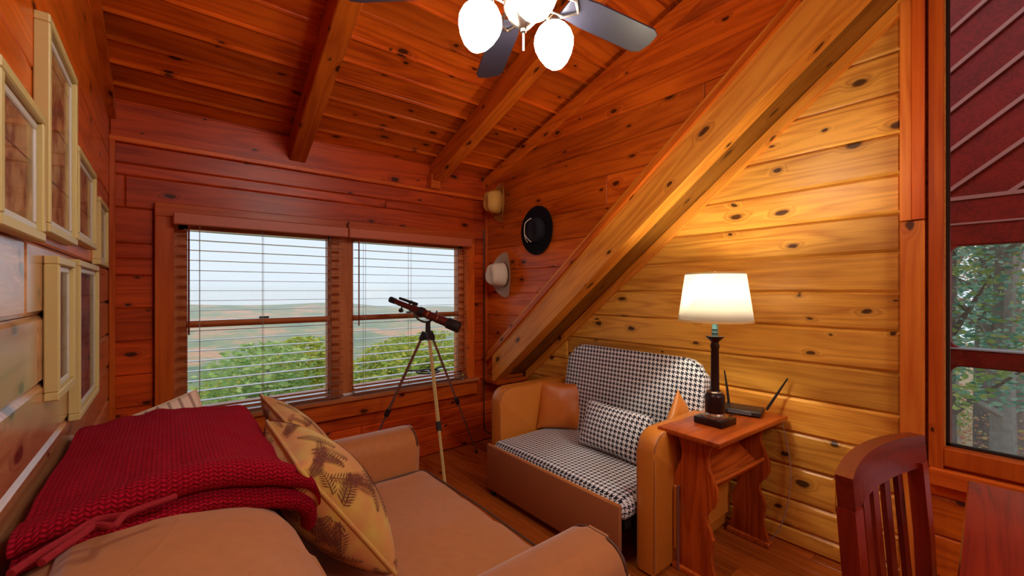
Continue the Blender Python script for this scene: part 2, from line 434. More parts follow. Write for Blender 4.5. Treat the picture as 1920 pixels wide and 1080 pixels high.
def clip(poly, a, b, c):     # keep a*x+b*y<=c
    out = []
    for i in range(len(poly)):
        p, q = poly[i], poly[(i + 1) % len(poly)]
        dp, dq = a * p[0] + b * p[1] - c, a * q[0] + b * q[1] - c
        if dp <= 0: out.append(p)
        if dp * dq < 0:
            t = dp / (dp - dq); out.append((p[0] + t * (q[0] - p[0]), p[1] + t * (q[1] - p[1])))
    res = []
    for p in out:
        if not res or (abs(p[0] - res[-1][0]) + abs(p[1] - res[-1][1]) > 1e-4): res.append(p)
    if len(res) > 2 and abs(res[0][0] - res[-1][0]) + abs(res[0][1] - res[-1][1]) < 1e-4: res.pop()
    return res
def inset_poly(poly, d):
    n = len(poly); out = []
    area2 = sum(poly[i][0] * poly[(i + 1) % n][1] - poly[(i + 1) % n][0] * poly[i][1] for i in range(n))
    s = 1 if area2 > 0 else -1
    for i in range(n):
        p0, p, p1 = V(poly[i - 1]), V(poly[i]), V(poly[(i + 1) % n])
        e0 = (p - p0).normalized(); e1 = (p1 - p).normalized()
        n0 = V((-e0.y, e0.x)) * s; n1 = V((-e1.y, e1.x)) * s
        k = (n0 + n1); den = 1 + n0.dot(n1)
        out.append(tuple(p + k * (d / max(den, .3))))
    return out
def plank(name, parent, poly, org, ax, ay, mat, th=.022, bev=.008, jit=.0015):
    """one board: outline in the plane of the wall (x along the grain), chamfered towards the room"""
    if len(poly) < 3: return None
    cx = sum(p[0] for p in poly) / len(poly); cy = sum(p[1] for p in poly) / len(poly)
    xs = [p[0] for p in poly]; ys = [p[1] for p in poly]
    if max(ys) - min(ys) < .02 or max(xs) - min(xs) < .03: return None
    az = ax.cross(ay)
    pl = [(x - cx, y - cy) for x, y in poly]
    pl = inset_poly(pl, .0008); pi_ = inset_poly(pl, min(bev, (max(ys) - min(ys)) * .2))
    h = th + random.uniform(-jit, jit)
    n = len(pl)
    vs = [(x, y, 0) for x, y in pl] + [(x, y, h - bev * .9) for x, y in pl] + [(x, y, h) for x, y in pi_]
    fs = [tuple(range(2 * n, 3 * n))]
    for k in range(n):
        k2 = (k + 1) % n
        fs += [(k, k2, n + k2, n + k), (n + k, n + k2, 2 * n + k2, 2 * n + k)]
    me = bpy.data.meshes.new(name); me.from_pydata(vs, [], fs)
    bm = B(); bm.from_mesh(me); bpy.data.meshes.remove(me)
    area2 = sum(pl[i][0] * pl[(i + 1) % n][1] - pl[(i + 1) % n][0] * pl[i][1] for i in range(n))
    me = bpy.data.meshes.new(name); 
    if area2 < 0: bmesh.ops.reverse_faces(bm, faces=bm.faces)
    bm.to_mesh(me); bm.free()
    me.materials.append(mat)
    o = bpy.data.objects.new(name, me); COL.objects.link(o)
    R = Matrix((ax, ay, az)).transposed().to_4x4()
    o.matrix_world = Matrix.Translation(V(org) + ax * cx + ay * cy) @ R
    o.parent = parent
    return o
def courses(levels, u0, u1, joints=None, rnd=False):
    """rows of boards between the levels; joints: {row: [u, ...]}"""
    out = []
    for k, (a, b) in enumerate(zip(levels, levels[1:])):
        us = [u0] + sorted((joints or {}).get(k, [])) + [u1]
        for p, q in zip(us, us[1:]): out.append([(p, a), (q, a), (q, b), (p, b)])
    return out
X, Y, Z = V((1, 0, 0)), V((0, 1, 0)), V((0, 0, 1))

# ------------------------------------------------------------------ room numbers
XL, XU, XR, YB = -.257, 2.42, 2.76, 3.36
ZB, TS = 2.53, .318                      # ceiling height at the window wall and its slope
def zc(y): return ZB + TS * (YB - y)
YF = -2.6                                # far end of the loft behind the camera
def zlow(y): return 2.381 - .80 * (y - .948)     # lower edge of the big diagonal beam
def zup(y): return 2.668 - .795 * (y - .948)

# floor
fl = tag(obj('floor', box(B(), XL - .1, XR + .1, YF - .1, YB + .1, -.12, -.022), FLOOR), kind='structure')
xs = XL; k = 0
while xs < XR:
    w = .118; x1 = min(xs + w, XR + .03)
    cut = [YF] + sorted([YF + 1.2 + (k * .77) % 1.9, .7 + (k * 1.37) % 1.9]) + [YB]
    for a, b in zip(cut, cut[1:]):
        if b - a > .05: plank('floorboard', fl, [(a, -x1), (b, -x1), (b, -xs), (a, -xs)], (0, 0, -.022), Y, -X, FLOOR, th=.022, bev=.0018, jit=.0003)
    xs = x1; k += 1

# ceiling: boards run along X, one board per course between the rafters
nrm = V((0, TS, 1)).normalized()                # direction 'up the slope' handled below
sl = V((0, -1, TS)).normalized()                # up the slope towards the camera
ce = tag(obj('ceiling', (
    [(XL - .3, YB + .1, zc(YB + .1) + .06), (XR + .3, YB + .1, zc(YB + .1) + .06), (XR + .3, YF - .1, zc(YF - .1) + .06), (XL - .3, YF - .1, zc(YF - .1) + .06),
     (XL - .3, YB + .1, zc(YB + .1) + .2), (XR + .3, YB + .1, zc(YB + .1) + .2), (XR + .3, YF - .1, zc(YF - .1) + .2), (XL - .3, YF - .1, zc(YF - .1) + .2)],
    [(0, 1, 2, 3), (7, 6, 5, 4), (0, 4, 5, 1), (1, 5, 6, 2), (2, 6, 7, 3), (3, 7, 4, 0)]), CEIL), kind='structure')
sw = .165 / sl.dot(V((0, -1, 0)))
org = V((0, YB, ZB + .024))
k = 0
while k * sw < 6.3:
    a, b = k * sw - .03, (k + 1) * sw - .03
    js = [XL, XU + .02]
    if k < 20:
        js = [XL, 1.825 - (k * sw) * .035, XU + .02] if k % 2 else [XL, .732 - (k * sw) * .045, XU + .02]
    for p, q in zip(js, js[1:]):
        plank('ceiling_board', ce, [(p, -b), (q, -b), (q, -a), (p, -a)], org, X, -sl, CEIL, th=.022, bev=.0028, jit=.0004)
    k += 1
for o in ce.children: pass

# the boards must face down: check the frame (X x -sl) points down
# window wall --------------------------------------------------------------
wb_ = tag(obj('wall_back', box(box(box(box(B(), XL - .2, -.05, YB + .02, YB + .12, -.1, 3.0), 2.24, XR + .2, YB + .02, YB + .12, -.1, 3.0), -.05, 2.24, YB + .02, YB + .12, -.1, .60), -.05, 2.24, YB + .02, YB + .12, 1.95, 3.0), WALL_B), kind='structure')
lv = [0, .12, .245, .37, .47, .60]
lvL = [.60, .76, .95, 1.15, 1.346, 1.54, 1.64, 1.73, 1.94]
lvR = [.60, .78, .95, 1.13, 1.33, 1.50, 1.66, 1.80, 1.94]
pol = courses(lv, XL, XR, {2: [1.2], 4: [.6]}) + courses(lvL, XL, -.06) + courses(lvR, 2.25, XU + .02)
pol += courses([.60, .60 + .001], XU, XR)
pol += courses([1.94, 2.13, 2.20, 2.32], XL, XU + .02, {0: [-.19], 1: [1.4]})
pol += courses([2.335, 2.60], XL, XU + .02, {})
for p in pol: plank('wall_plank', wb_, clip(p, 0, 1, 2.56), (0, YB + .02, 0), X, Z, WALL_B, th=.02, bev=.007)
tag(obj('trim_1', box(B(), XL, XU, YB - .035, YB + .01, 2.315, 2.345, .004), TRIM), kind='structure')     # ledge over the logs

# right wall under the diagonal ---------------------------------------------
wr_ = tag(obj('wall_right', box(box(box(B(), XR + .02, XR + .12, .25, YB + .2, -.1, 3.4), XR + .02, XR + .12, YF, .25, -.1, .70), XR + .02, XR + .12, YF, -1.5, .7, 4.6), WALL_Y), kind='structure')
box_extra = obj('wall_panel', box(B(), XR + .02, XR + .12, -1.5, .25, 2.95, 4.6), WALL_R, wr_)
lv = [0, .10, .255, .45, .645, .842, 1.046, 1.248, 1.442, 1.641, 1.83, 2.02, 2.22, 2.42, 2.62, 2.82, 3.02]
pol = courses(lv, -YB, -.395, {1: [-1.9], 2: [-.66, -2.2], 5: [-2.6], 8: [-2.1]})
for k, p in enumerate(pol):
    q = clip(p, 1, 1e-9, -.30)
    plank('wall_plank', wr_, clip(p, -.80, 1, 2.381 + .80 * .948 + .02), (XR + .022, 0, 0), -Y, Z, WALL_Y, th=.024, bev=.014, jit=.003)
for p in courses([0, .13, .32, .50, .66], -.395, 2.6): plank('wall_plank', wr_, p, (XR + .022, 0, 0), -Y, Z, WALL_R, th=.022, bev=.009)
# upper right wall (gable of the dormer) down to the beam
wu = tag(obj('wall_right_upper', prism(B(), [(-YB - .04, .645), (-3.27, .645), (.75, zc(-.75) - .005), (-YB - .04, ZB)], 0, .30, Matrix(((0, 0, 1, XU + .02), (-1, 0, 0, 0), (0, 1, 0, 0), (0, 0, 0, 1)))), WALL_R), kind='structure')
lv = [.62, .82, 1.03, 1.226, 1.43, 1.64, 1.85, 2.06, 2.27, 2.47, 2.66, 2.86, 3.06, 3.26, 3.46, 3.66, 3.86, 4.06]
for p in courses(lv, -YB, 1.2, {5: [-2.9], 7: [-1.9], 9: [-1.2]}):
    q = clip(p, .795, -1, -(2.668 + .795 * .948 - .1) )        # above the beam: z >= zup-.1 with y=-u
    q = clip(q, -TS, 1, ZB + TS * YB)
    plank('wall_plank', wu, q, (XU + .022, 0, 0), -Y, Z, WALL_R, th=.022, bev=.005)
# left wall -----------------------------------------------------------------
wl = tag(obj('wall_left', box(B(), XL - .12, XL - .022, YF, YB + .2, -.1, 4.6), WALL_L), kind='structure')
lv = [0, .2, .42, .63, .83, 1.02, 1.20, 1.385, 1.575]
for p in courses(lv, YF, YB, {6: [1.62], 7: [1.5], 5: [2.45]}): plank('wall_plank', wl, p, (XL - .022, 0, 0), Y, Z, WALL_L, th=.022, bev=.012)
lv = [1.575, 1.78, 2.0, 2.22, 2.44, 2.66, 2.88, 3.1, 3.3, 3.5, 3.7, 3.9, 4.1, 4.3, 4.5]
for p in courses(lv, YF, YB, {1: [1.5], 3: [2.3]}):
    plank('wall_plank', wl, clip(p, TS, 1, ZB + TS * YB + .01), (XL - .022, 0, 0), Y, Z, WALL_LU, th=.022, bev=.004)
wf = tag(obj('wall_front', box(B(), XL - .1, XR + .1, YF - .12, YF - .02, -.1, 4.6), WALL_R), kind='structure')
for p in courses([k * .2 for k in range(23)], XL, XR): plank('wall_plank', wf, p, (0, YF - .02, 0), -X if False else X, Z, WALL_R, th=-.02 if False else .02, bev=.005)
# corner and edge trims
tag(obj('trim_2', box(B(), XU - .03, XU + .0, YB - .03, YB, .62, 2.30, .004), along(TRIM, 'Z')), kind='structure')
tag(obj('trim_3', box(B(), XL, XL + .028, YB - .03, YB, 0, 2.32, .004), along(TRIM, 'Z')), kind='structure')
def slope_bar(bm, x0, x1, y0, y1, zf, h0, h1):
    vs = [bm.verts.new((x, y, zf(y) + h)) for x in (x0, x1) for y in (y0, y1) for h in (h0, h1)]
    for f in ((0, 1, 3, 2), (4, 6, 7, 5), (0, 4, 5, 1), (2, 3, 7, 6), (0, 2, 6, 4), (1, 5, 7, 3)): bm.faces.new([vs[k] for k in f])
    return bm
tag(obj('trim_4', slope_bar(B(), XU - .035, XU + .0, YF, YB, zc, -.09, -.0), along(BEAM, 'Y')), kind='structure')
tag(obj('trim_5', slope_bar(B(), XL, XL + .030, YF, YB, zc, -.085, .0), along(BEAM, 'Y')), kind='structure')

# rafters: measured ends on the ceiling plane (they run 2.5 degrees off the wall)
def rafter(xa, ya, za, xb, yb, zb, w, h, lab):
    d = V((xb - xa, yb - ya, zb - za)).normalized(); s = V((d.y, -d.x, 0)).normalized(); u = s.cross(d).normalized()
    if u.z < 0: u = -u
    ext = 4.2
    bm = B(); a = V((xa, ya, za)) - d * .12; b = V((xa, ya, za)) + d * ext
    Lg = (b - a).length
    box(bm, 0, Lg, -w / 2, w / 2, 0, h, .006)
    R = Matrix((d, s, u)).transposed().to_4x4()
    o = obj('ceiling_beam', bm, BEAM); o.matrix_world = Matrix.Translation(a) @ R
    tag(o, lab, 'beam', None)
    return o
rafter(.735, YB, 2.385, .672, 2.0, 2.385 + TS * 1.36, .108, .165, 'square pine rafter left of the ceiling fan, ending over the left window')
rafter(1.845, 3.29, 2.405, 1.795, 1.9, 2.405 + TS * 1.39, .108, .165, 'square pine rafter right of the ceiling fan, ending over the right window')
bk = box(B(), 1.775, 1.87, YB - .08, YB, 2.34, 2.46, .004)
tag(obj('beam_block', bk, TRIM), 'small pine block under the wall end of the right rafter', 'block')

# the big diagonal beam ------------------------------------------------------
dg = empty('diagonal_beam', (2.43, 3.2, .62), 0, 'broad pine beam slanting down from the upper right to the window corner', 'beam')
def sbar(name, x0, x1, y0, y1, lo, hi, mat, par):
    """a board that follows the slope; lo, hi: offsets over zlow"""
    bm = B(); L_ = math.hypot(1, .8)
    d = V((0, -1 / L_, .8 / L_)); up = V((0, .8 / L_, 1 / L_))
    Lg = (y1 - y0) * L_
    a = V(((x0 + x1) / 2, y1, zlow(y1) ))
    h0, h1 = lo / L_, hi / L_
    box(bm, 0, Lg, -(x1 - x0) / 2, (x1 - x0) / 2, h0, h1, .004)
    # cut the foot vertical
    bmesh.ops.translate(bm, verts=bm.verts, vec=(0, 0, 0))
    o = obj(name, bm, mat)
    R = Matrix((d, X, up)).transposed().to_4x4()
    if (R.to_3x3().determinant()) < 0: R = Matrix((d, -X, up)).transposed().to_4x4()
    o.matrix_world = Matrix.Translation(a) @ R
    if par:
        bpy.context.view_layer.update()
        o.parent = par; o.matrix_parent_inverse = par.matrix_world.inverted()
    return o
def foot_board(name, x0, x1, lo, hi, y1, y0, mat, par):
    # prism in the YZ plane with a vertical cut at y1
    pts = [(y1, zlow(y1) + lo), (y1, zlow(y1) + hi), (y0, zlow(y0) + hi), (y0, zlow(y0) + lo)]
    L_ = math.hypot(1, .8); d = V((0, -1 / L_, .8 / L_)); up = V((0, .8 / L_, 1 / L_))
    o0 = V(((x0 + x1) / 2, (y0 + y1) / 2, (zlow(y0) + zlow(y1)) / 2 + (lo + hi) / 2))
    loc = []
    for y, z in pts:
        p = V((o0.x, y, z)) - o0; loc.append((p.dot(d), p.dot(up)))
    bm = prism(B(), loc, -(x1 - x0) / 2, (x1 - x0) / 2, None)
    o = obj(name, bm, mat)
    az = d.cross(up)
    o.matrix_world = Matrix.Translation(o0) @ Matrix((d, up, az)).transposed().to_4x4()
    bpy.context.view_layer.update()
    o.parent = par; o.matrix_parent_inverse = par.matrix_world.inverted()
    return o
foot_board('fascia', 2.37, 2.49, 0, .287, 3.20, -.93, BEAM_Y, dg)
foot_board('edge_strip', 2.345, 2.40, .26, .305, 3.27, -.93, BEAM, dg)
foot_board('edge_strip', 2.36, 2.40, .312, .335, 3.27, -.93, BEAM_Y, dg)
foot_board('soffit', 2.49, XR + .03, .035, .28, 3.15, -.93, wood('pine_soffit_shaded', (.32, .13, .015), (.15, .04, .004)), dg)  # darker pine: shade of the recess put into the colour
foot_board('wall_strip', XR - .035, XR, -.045, .03, 3.13, .31, BEAM_Y, dg)
tag(obj('trim_6', box(B(), 2.37, XR - .01, 3.12, YB, .575, .612, .004), TRIM), kind='structure')
tag(obj('wall_panel_low', box(B(), 2.385, XR + .0, 3.19, YB, .612, .64), WALL_R), kind='structure').name = 'trim_7'

# post at the right window
po = empty('corner_post', (XR - .02, .355, 0), 0, 'flat vertical pine post board left of the porch window', 'post')
obj('upper_board', box(B(), -.022, .022, -.0, .043, 1.782, 2.83, .003), along(POST, 'Z'), po)
obj('upper_board', box(B(), -.030, .022, -.043, .0, 1.782, 2.83, .003), along(TRIM, 'Z'), po)
obj('lower_board', box(B(), -.022, .022, -.043, .043, 0, 1.778, .003), along(POST, 'Z'), po)

# ------------------------------------------------------------------ windows
def window(n, x0, x1, z0, z1, y, mid):
    w = tag(obj('window_%d' % n, box(box(box(box(B(), x0 - .03, x0 + .045, y, y + .07, z0, z1), x1 - .045, x1 + .03, y, y + .07, z0, z1), x0, x1, y, y + .07, z0 - .03, z0 + .035), x0, x1, y, y + .07, z1 - .045, z1 + .03), SASH), kind='structure')
    obj('meeting_rail', box(B(), x0 + .04, x1 - .04, y - .015, y + .05, mid - .022, mid + .022, .004), SASH, w)
    obj('sash_latch', box(B(), (x0 + x1) / 2 - .03, (x0 + x1) / 2 + .03, y - .012, y + .02, mid + .022, mid + .036, .004), BLACK, w)
    obj('glass_pane', box(B(), x0 + .045, x1 - .045, y + .028, y + .032, z0 + .035, mid - .022), GLASS, w)
    obj('glass_pane', box(B(), x0 + .045, x1 - .045, y + .038, y + .042, mid + .022, z1 - .045), GLASS, w)
    return w
window(1, .058, 1.0, .66, 1.88, YB + .035, 1.235)
window(2, 1.10, 2.16, .66, 1.88, YB + .035, 1.235)
tag(obj('trim_8', box(B(), .97, 1.13, YB - .0, YB + .10, .63, 1.9, .004), along(SASH, 'Z')), kind='structure')           # mullion
tag(obj('trim_9', box(B(), -.056, .035, YB - .045, YB + .02, .60, 1.90, .004), along(TRIM, 'Z')), kind='structure')       # casings
tag(obj('trim_10', box(B(), 2.165, 2.25, YB - .045, YB + .02, .60, 1.90, .004), along(TRIM, 'Z')), kind='structure')
tag(obj('trim_11', box(B(), -.056, 2.25, YB - .045, YB + .02, 1.90, 1.985, .004), TRIM), kind='structure')
tag(obj('trim_12', box(B(), -.09, 2.28, YB - .050, YB + .0, .48, .60, .004), TRIM), kind='structure')         # apron
sl_ = tag(obj('window_sill', box(B(), -.09, 2.28, YB - .085, YB + .05, .605, .635, .005), SASH), kind='structure'); sl_.name = 'trim_13'
tag(obj('trim_14', box(B(), .06, 2.14, YB - .01, YB + .10, .636, .655, .003), SILLM), kind='structure')

def blind(x0, x1, lab):
    r = empty('window_blind', ((x0 + x1) / 2, YB - .075, .66), 0, lab, 'blind', 'wooden blinds in the two window halves')
    w = (x1 - x0) / 2
    obj('valance', box(B(), -w - .02, w + .0, -.045, -.025, 1.19, 1.265, .006), BLINDV, r)
    obj('headrail', box(B(), -w, w - .01, -.022, .02, 1.20, 1.25, .002), BLINDV, r)
    bm = box(B(), -w + .03, w - .03, -.024, .024, -.0014, .0014)
    s = obj('slat', bm, BLINDW, r); n = 19
    for k in range(n):
        o = s if k == 0 else s.copy()
        if k: COL.objects.link(o)
        o.location = (0, 0, .04 + k * .0625)
        o.rotation_euler = (math.radians(0), 0, 0)
    obj('bottom_rail', box(B(), -w + .03, w - .03, -.024, .024, -.006, .010, .003), BLINDW, r)
    for q in (-w + .11, -w * .1, w - .13):
        obj('ladder_cord', box(box(B(), q - .0011, q + .0011, -.026, -.0245, 0, 1.2), q - .0011, q + .0011, .0245, .026, 0, 1.2), CORDM, r)
    obj('wand', tube(B(), [(-w + .055, -.035, 1.19), (-w + .055, -.035, .52)], .005, 8), REDW, r)
    return r
blind(.05, 1.06, 'wide wooden slat blind in the left half of the window')
blind(1.085, 2.175, 'wide wooden slat blind in the right half of the window, behind the telescope')

hk = obj('hook', tube(B(), cpath0([(1.073, YB - .052, 1.90), (1.073, YB - .07, 1.93), (1.073, YB - .055, 1.96), (1.085, YB - .06, 1.975)]), .005, 8), BLACK)
tag(hk, 'small black hook above the joint of the two blinds', 'hook')
# porch window in the right wall
w3 = tag(obj('window_3', box(box(box(box(B(), XR - .03, XR + .08, .252, .30, .64, 2.95), XR - .03, XR + .08, -1.5, .252, .655, .735, .004), XR - .02, XR + .08, -1.5, -1.44, .735, 2.95), XR - .02, XR + .08, -1.44, .252, 2.88, 2.95), along(TRIM, 'Z')), kind='structure')
obj('gasket', box(box(B(), XR + .03, XR + .05, .236, .252, .735, 2.9), XR + .03, XR + .05, -1.44, .252, .735, .748), BLACK, w3)
obj('glass_pane', box(B(), XR + .035, XR + .041, -1.44, .238, .747, 2.89), GLASS, w3)
tag(obj('trim_15', box(B(), XR - .045, XR, -1.5, .30, .56, .64, .006), along(TRIM, 'Y')), kind='structure')

# ------------------------------------------------------------------ pictures on the left wall
def picture(y0, y1, z0, z1, lab, prt, inner=None):
    cx, cz = (y0 + y1) / 2, (z0 + z1) / 2; w, h = (y1 - y0) / 2, (z1 - z0) / 2; b = .042
    r = empty('picture_frame', (XL, cx, cz), 0, lab, 'picture', None)
    D = .030
    bm = B()
    for (a, c, e, f) in ((-w, w, h - b * .55, h), (-w, w, -h, -h + b * .55), (-w, -w + b * .55, -h + b * .55, h - b * .55), (w - b * .55, w, -h + b * .55, h - b * .55)):
        box(bm, 0, D, a, c, e, f, .003)
    obj('outer_frame', bm, CREAM, r)
    bm = B(); i0 = b * .55
    for (a, c, e, f) in ((-w + i0, w - i0, h - b, h - i0), (-w + i0, w - i0, -h + i0, -h + b), (-w + i0, -w + b, -h + b, h - b), (w - b, w - i0, -h + b, h - b)):
        box(bm, 0, D * .62, a, c, e, f, .003)
    obj('inner_moulding', bm, GREYW, r)
    obj('print', box(B(), .002, .014, -w + b, w - b, -h + b, h - b), prt, r)
    obj('glass', box(B(), .0155, .017, -w + b, w - b, -h + b, h - b), GLASS2, r)
    return r
picture(1.155, 1.515, 1.567, 1.872, 'cream framed brown picture at the upper left edge, nearest the camera', PRINTB)
picture(1.56, 1.995, 1.597, 2.148, 'tallest cream framed brown picture, upper row of the left wall', PRINTB)
picture(2.02, 2.49, 1.62, 1.94, 'cream framed brown picture right of the tallest one, upper row', PRINTB)
picture(2.62, 2.96, 1.567, 1.87, 'small cream frame at the right end of the upper row, next to the window wall', PRINTB)
picture(1.675, 1.95, 1.15, 1.545, 'shorter cream framed grey picture in the lower row', PRINTG)
picture(2.04, 2.57, 1.01, 1.556, 'longer cream framed grey picture in the lower row, just above the red throw', PRINTG)

# ------------------------------------------------------------------ soft shapes
def pillow_pt(u, v, s, w, h, t, pinch=.09):
    x = u * w / 2 * (1 - pinch * (1 - v * v)); y = v * h / 2 * (1 - pinch * (1 - u * u))
    e = max(0, (1 - u ** 2) * (1 - v ** 2))
    z = s * t / 2 * (e ** .42)
    return V((x, y, z))
def pillow(name, w, h, t, mat, n=18, pinch=.09, wr=.0, seed=0):
    bm = B(); g = {}
    for s in (1, -1):
        for i in range(n + 1):
            for j in range(n + 1):
                u = math.sin((i / n - .5) * PI); v = math.sin((j / n - .5) * PI)
                edge = i in (0, n) or j in (0, n)
                if s < 0 and edge: g[(s, i, j)] = g[(1, i, j)]; continue
                p = pillow_pt(u, v, s, w, h, t, pinch)
                if wr: p.z += s * wr * noise.noise(V((p.x * 9 + seed, p.y * 9, s * 3 + seed))) * min(1, 4 * (1 - abs(u)) + 0) * min(1, 4 * (1 - abs(v)))
                g[(s, i, j)] = bm.verts.new(p)
        for i in range(n):
            for j in range(n):
                f = [g[(s, i, j)], g[(s, i + 1, j)], g[(s, i + 1, j + 1)], g[(s, i, j + 1)]]
                bm.faces.new(f if s > 0 else f[::-1])
    return bm
def pillow_edge(w, h, pinch=.09, n=10, off=0):
    pts = []
    for k in range(4 * n):
        q = (k % n) / n; sd = k // n; a = -1 + 2 * q
        u, v = ((a, -1), (1, a), (-a, 1), (-1, -a))[sd]
        pts.append(pillow_pt(u, v, 0, w, h, 0, pinch) * (1 + off))
    pts.append(pts[0]); return pts
def orient(o, ctr, xdir, ydir):
    xd = V(xdir).normalized(); zd = xd.cross(V(ydir)).normalized(); yd = zd.cross(xd)
    o.matrix_world = Matrix.Translation(V(ctr)) @ Matrix((xd, yd, zd)).transposed().to_4x4()

def cpath_early(pts, n=6):
    P = [V(p) for p in pts]; out = []
    for i in range(len(P) - 1):
        for k in range(n): out.append(P[i].lerp(P[i + 1], k / n))
    out.append(P[-1]); return out
# ------------------------------------------------------------------ sofa
sofa = empty('sofa', (.45, 1.5, 0), 0, 'tan microfibre loveseat with dark piping along the left wall', 'sofa')
def spart(name, bm, mat, smooth=True, parent=sofa):
    o = obj(name, bm, mat, None, smooth)
    o.parent = parent
    o.matrix_parent_inverse = Matrix.Translation(-V(sofa.location)) if parent is sofa else Matrix()
    return o
spart('base', box(B(), -.20, 1.06, .84, 2.36, .06, .32, .02, 2), SOFA)
for (x, y) in ((1.0, .9), (1.0, 2.3), (-.15, .9), (-.15, 2.3)): spart('foot', box(B(), x - .03, x + .03, y - .03, y + .03, 0, .07, .004), BLACK)
def arm(y0, y1, zt, xf):
    bm = prism(B(), rrect(y0, y1, .06, zt, .085, 8, (0, 0, 1, 1)), -.12, xf, Matrix(((0, 0, 1, 0), (1, 0, 0, 0), (0, 1, 0, 0), (0, 0, 0, 1))), .035)
    o = spart('arm', bm, SOFA)
    pts = rrect(y0 + .004, y1 - .004, .08, zt - .004, .085, 8, (0, 0, 1, 1))
    pts = pts[0:]
    # piping along the top of the front face
    pp = [(xf - .012, y, z) for y, z in pts if z > .1]
    pi_ = spart('piping', tube(B(), pp, .0055, 6), PIPE)
    return o
arm(2.17, 2.385, .665, 1.10)
arm(.775, 1.02, .665, 1.10)
# seat cushion with crown
bm = box(B(), .18, 1.13, 1.025, 2.165, .30, .455, .05, 4)
bmesh.ops.subdivide_edges(bm, edges=bm.edges[:], cuts=14, use_grid_fill=True)
for v in bm.verts:
    if v.co.z > .38:
        u = (v.co.x - .65) / .48; w = (v.co.y - 1.6) / .58
        v.co.z += .03 * max(0, 1 - w * w) * max(0, 1 - abs(u) ** 3) + .013 * noise.noise(V((v.co.x * 4 + v.co.y * 2, v.co.y * 20, 1))) * max(0, 1 - w * w) + .006 * noise.noise(v.co * 8)
seatc = spart('seat_cushion', bm, SOFA2, 'all')
spart('piping', tube(B(), [(.3, 1.035, .447), (1.06, 1.035, .448), (1.108, 1.05, .446), (1.122, 1.10, .446), (1.124, 1.6, .452), (1.122, 2.08, .446), (1.108, 2.14, .446), (1.06, 2.155, .448), (.3, 2.155, .447)], .0055, 6), PIPE)
# back frame and two back cushions
spart('back', box(B(), -.235, .02, .80, 2.36, .1, .90, .05, 3), SOFA)
def back_cushion(y0, y1, zt, seed):
    bm = box(B(), -.20, .27, y0, y1, .42, zt, .11, 5)
    bmesh.ops.subdivide_edges(bm, edges=bm.edges[:], cuts=4, use_grid_fill=True)
    yc, w = (y0 + y1) / 2, (y1 - y0) / 2
    for v in bm.verts:
        k = max(0, 1 - ((v.co.y - yc) / w) ** 2); t = (v.co.z - .42) / (zt - .42)
        v.co.x += .09 * (1 - t) + .05 * k * math.sin(PI * min(1, max(0, t)))
        if v.co.z > zt - .2: v.co.z += .02 * k - .24 * max(0, v.co.x - .02)
        v.co.x -= .03
        v.co += V((1, 1, 1)) * .012 * noise.noise(v.co * 6 + V((seed, 0, 0)))
    return spart('back_cushion', bm, SOFA2, 'all')
nbc = back_cushion(.82, 1.47, .912, 1)
back_cushion(1.50, 2.15, .925, 5)
from mathutils.bvhtree import BVHTree
bvh = BVHTree.FromPolygons([v.co for v in nbc.data.vertices], [p.vertices[:] for p in nbc.data.polygons])
def snap(pts, off):
    out = []
    for x, y in pts:
        h = bvh.ray_cast(V((x, y, 2)), V((0, 0, -1)))[0]
        if h: out.append(h + V((0, 0, off)))
    return out
spart('seam', tube(B(), cpath_early(snap([(-.115, 1.0), (-.06, 1.04), (-.03, 1.10), (0, 1.16), (.02, 1.24)], .001)), .0022, 6), SOFA)
spart('piping', tube(B(), cpath_early(snap([(-.03, .84), (-.04, .90), (-.06, .96), (-.09, 1.0), (-.12, 1.01)], .002)), .0055, 6), SOFA)
spart('seam', tube(B(), cpath_early(snap([(.05, .86), (.10, .93), (.13, .98), (.20, 1.02)], .0)), .002, 6), SOFA)

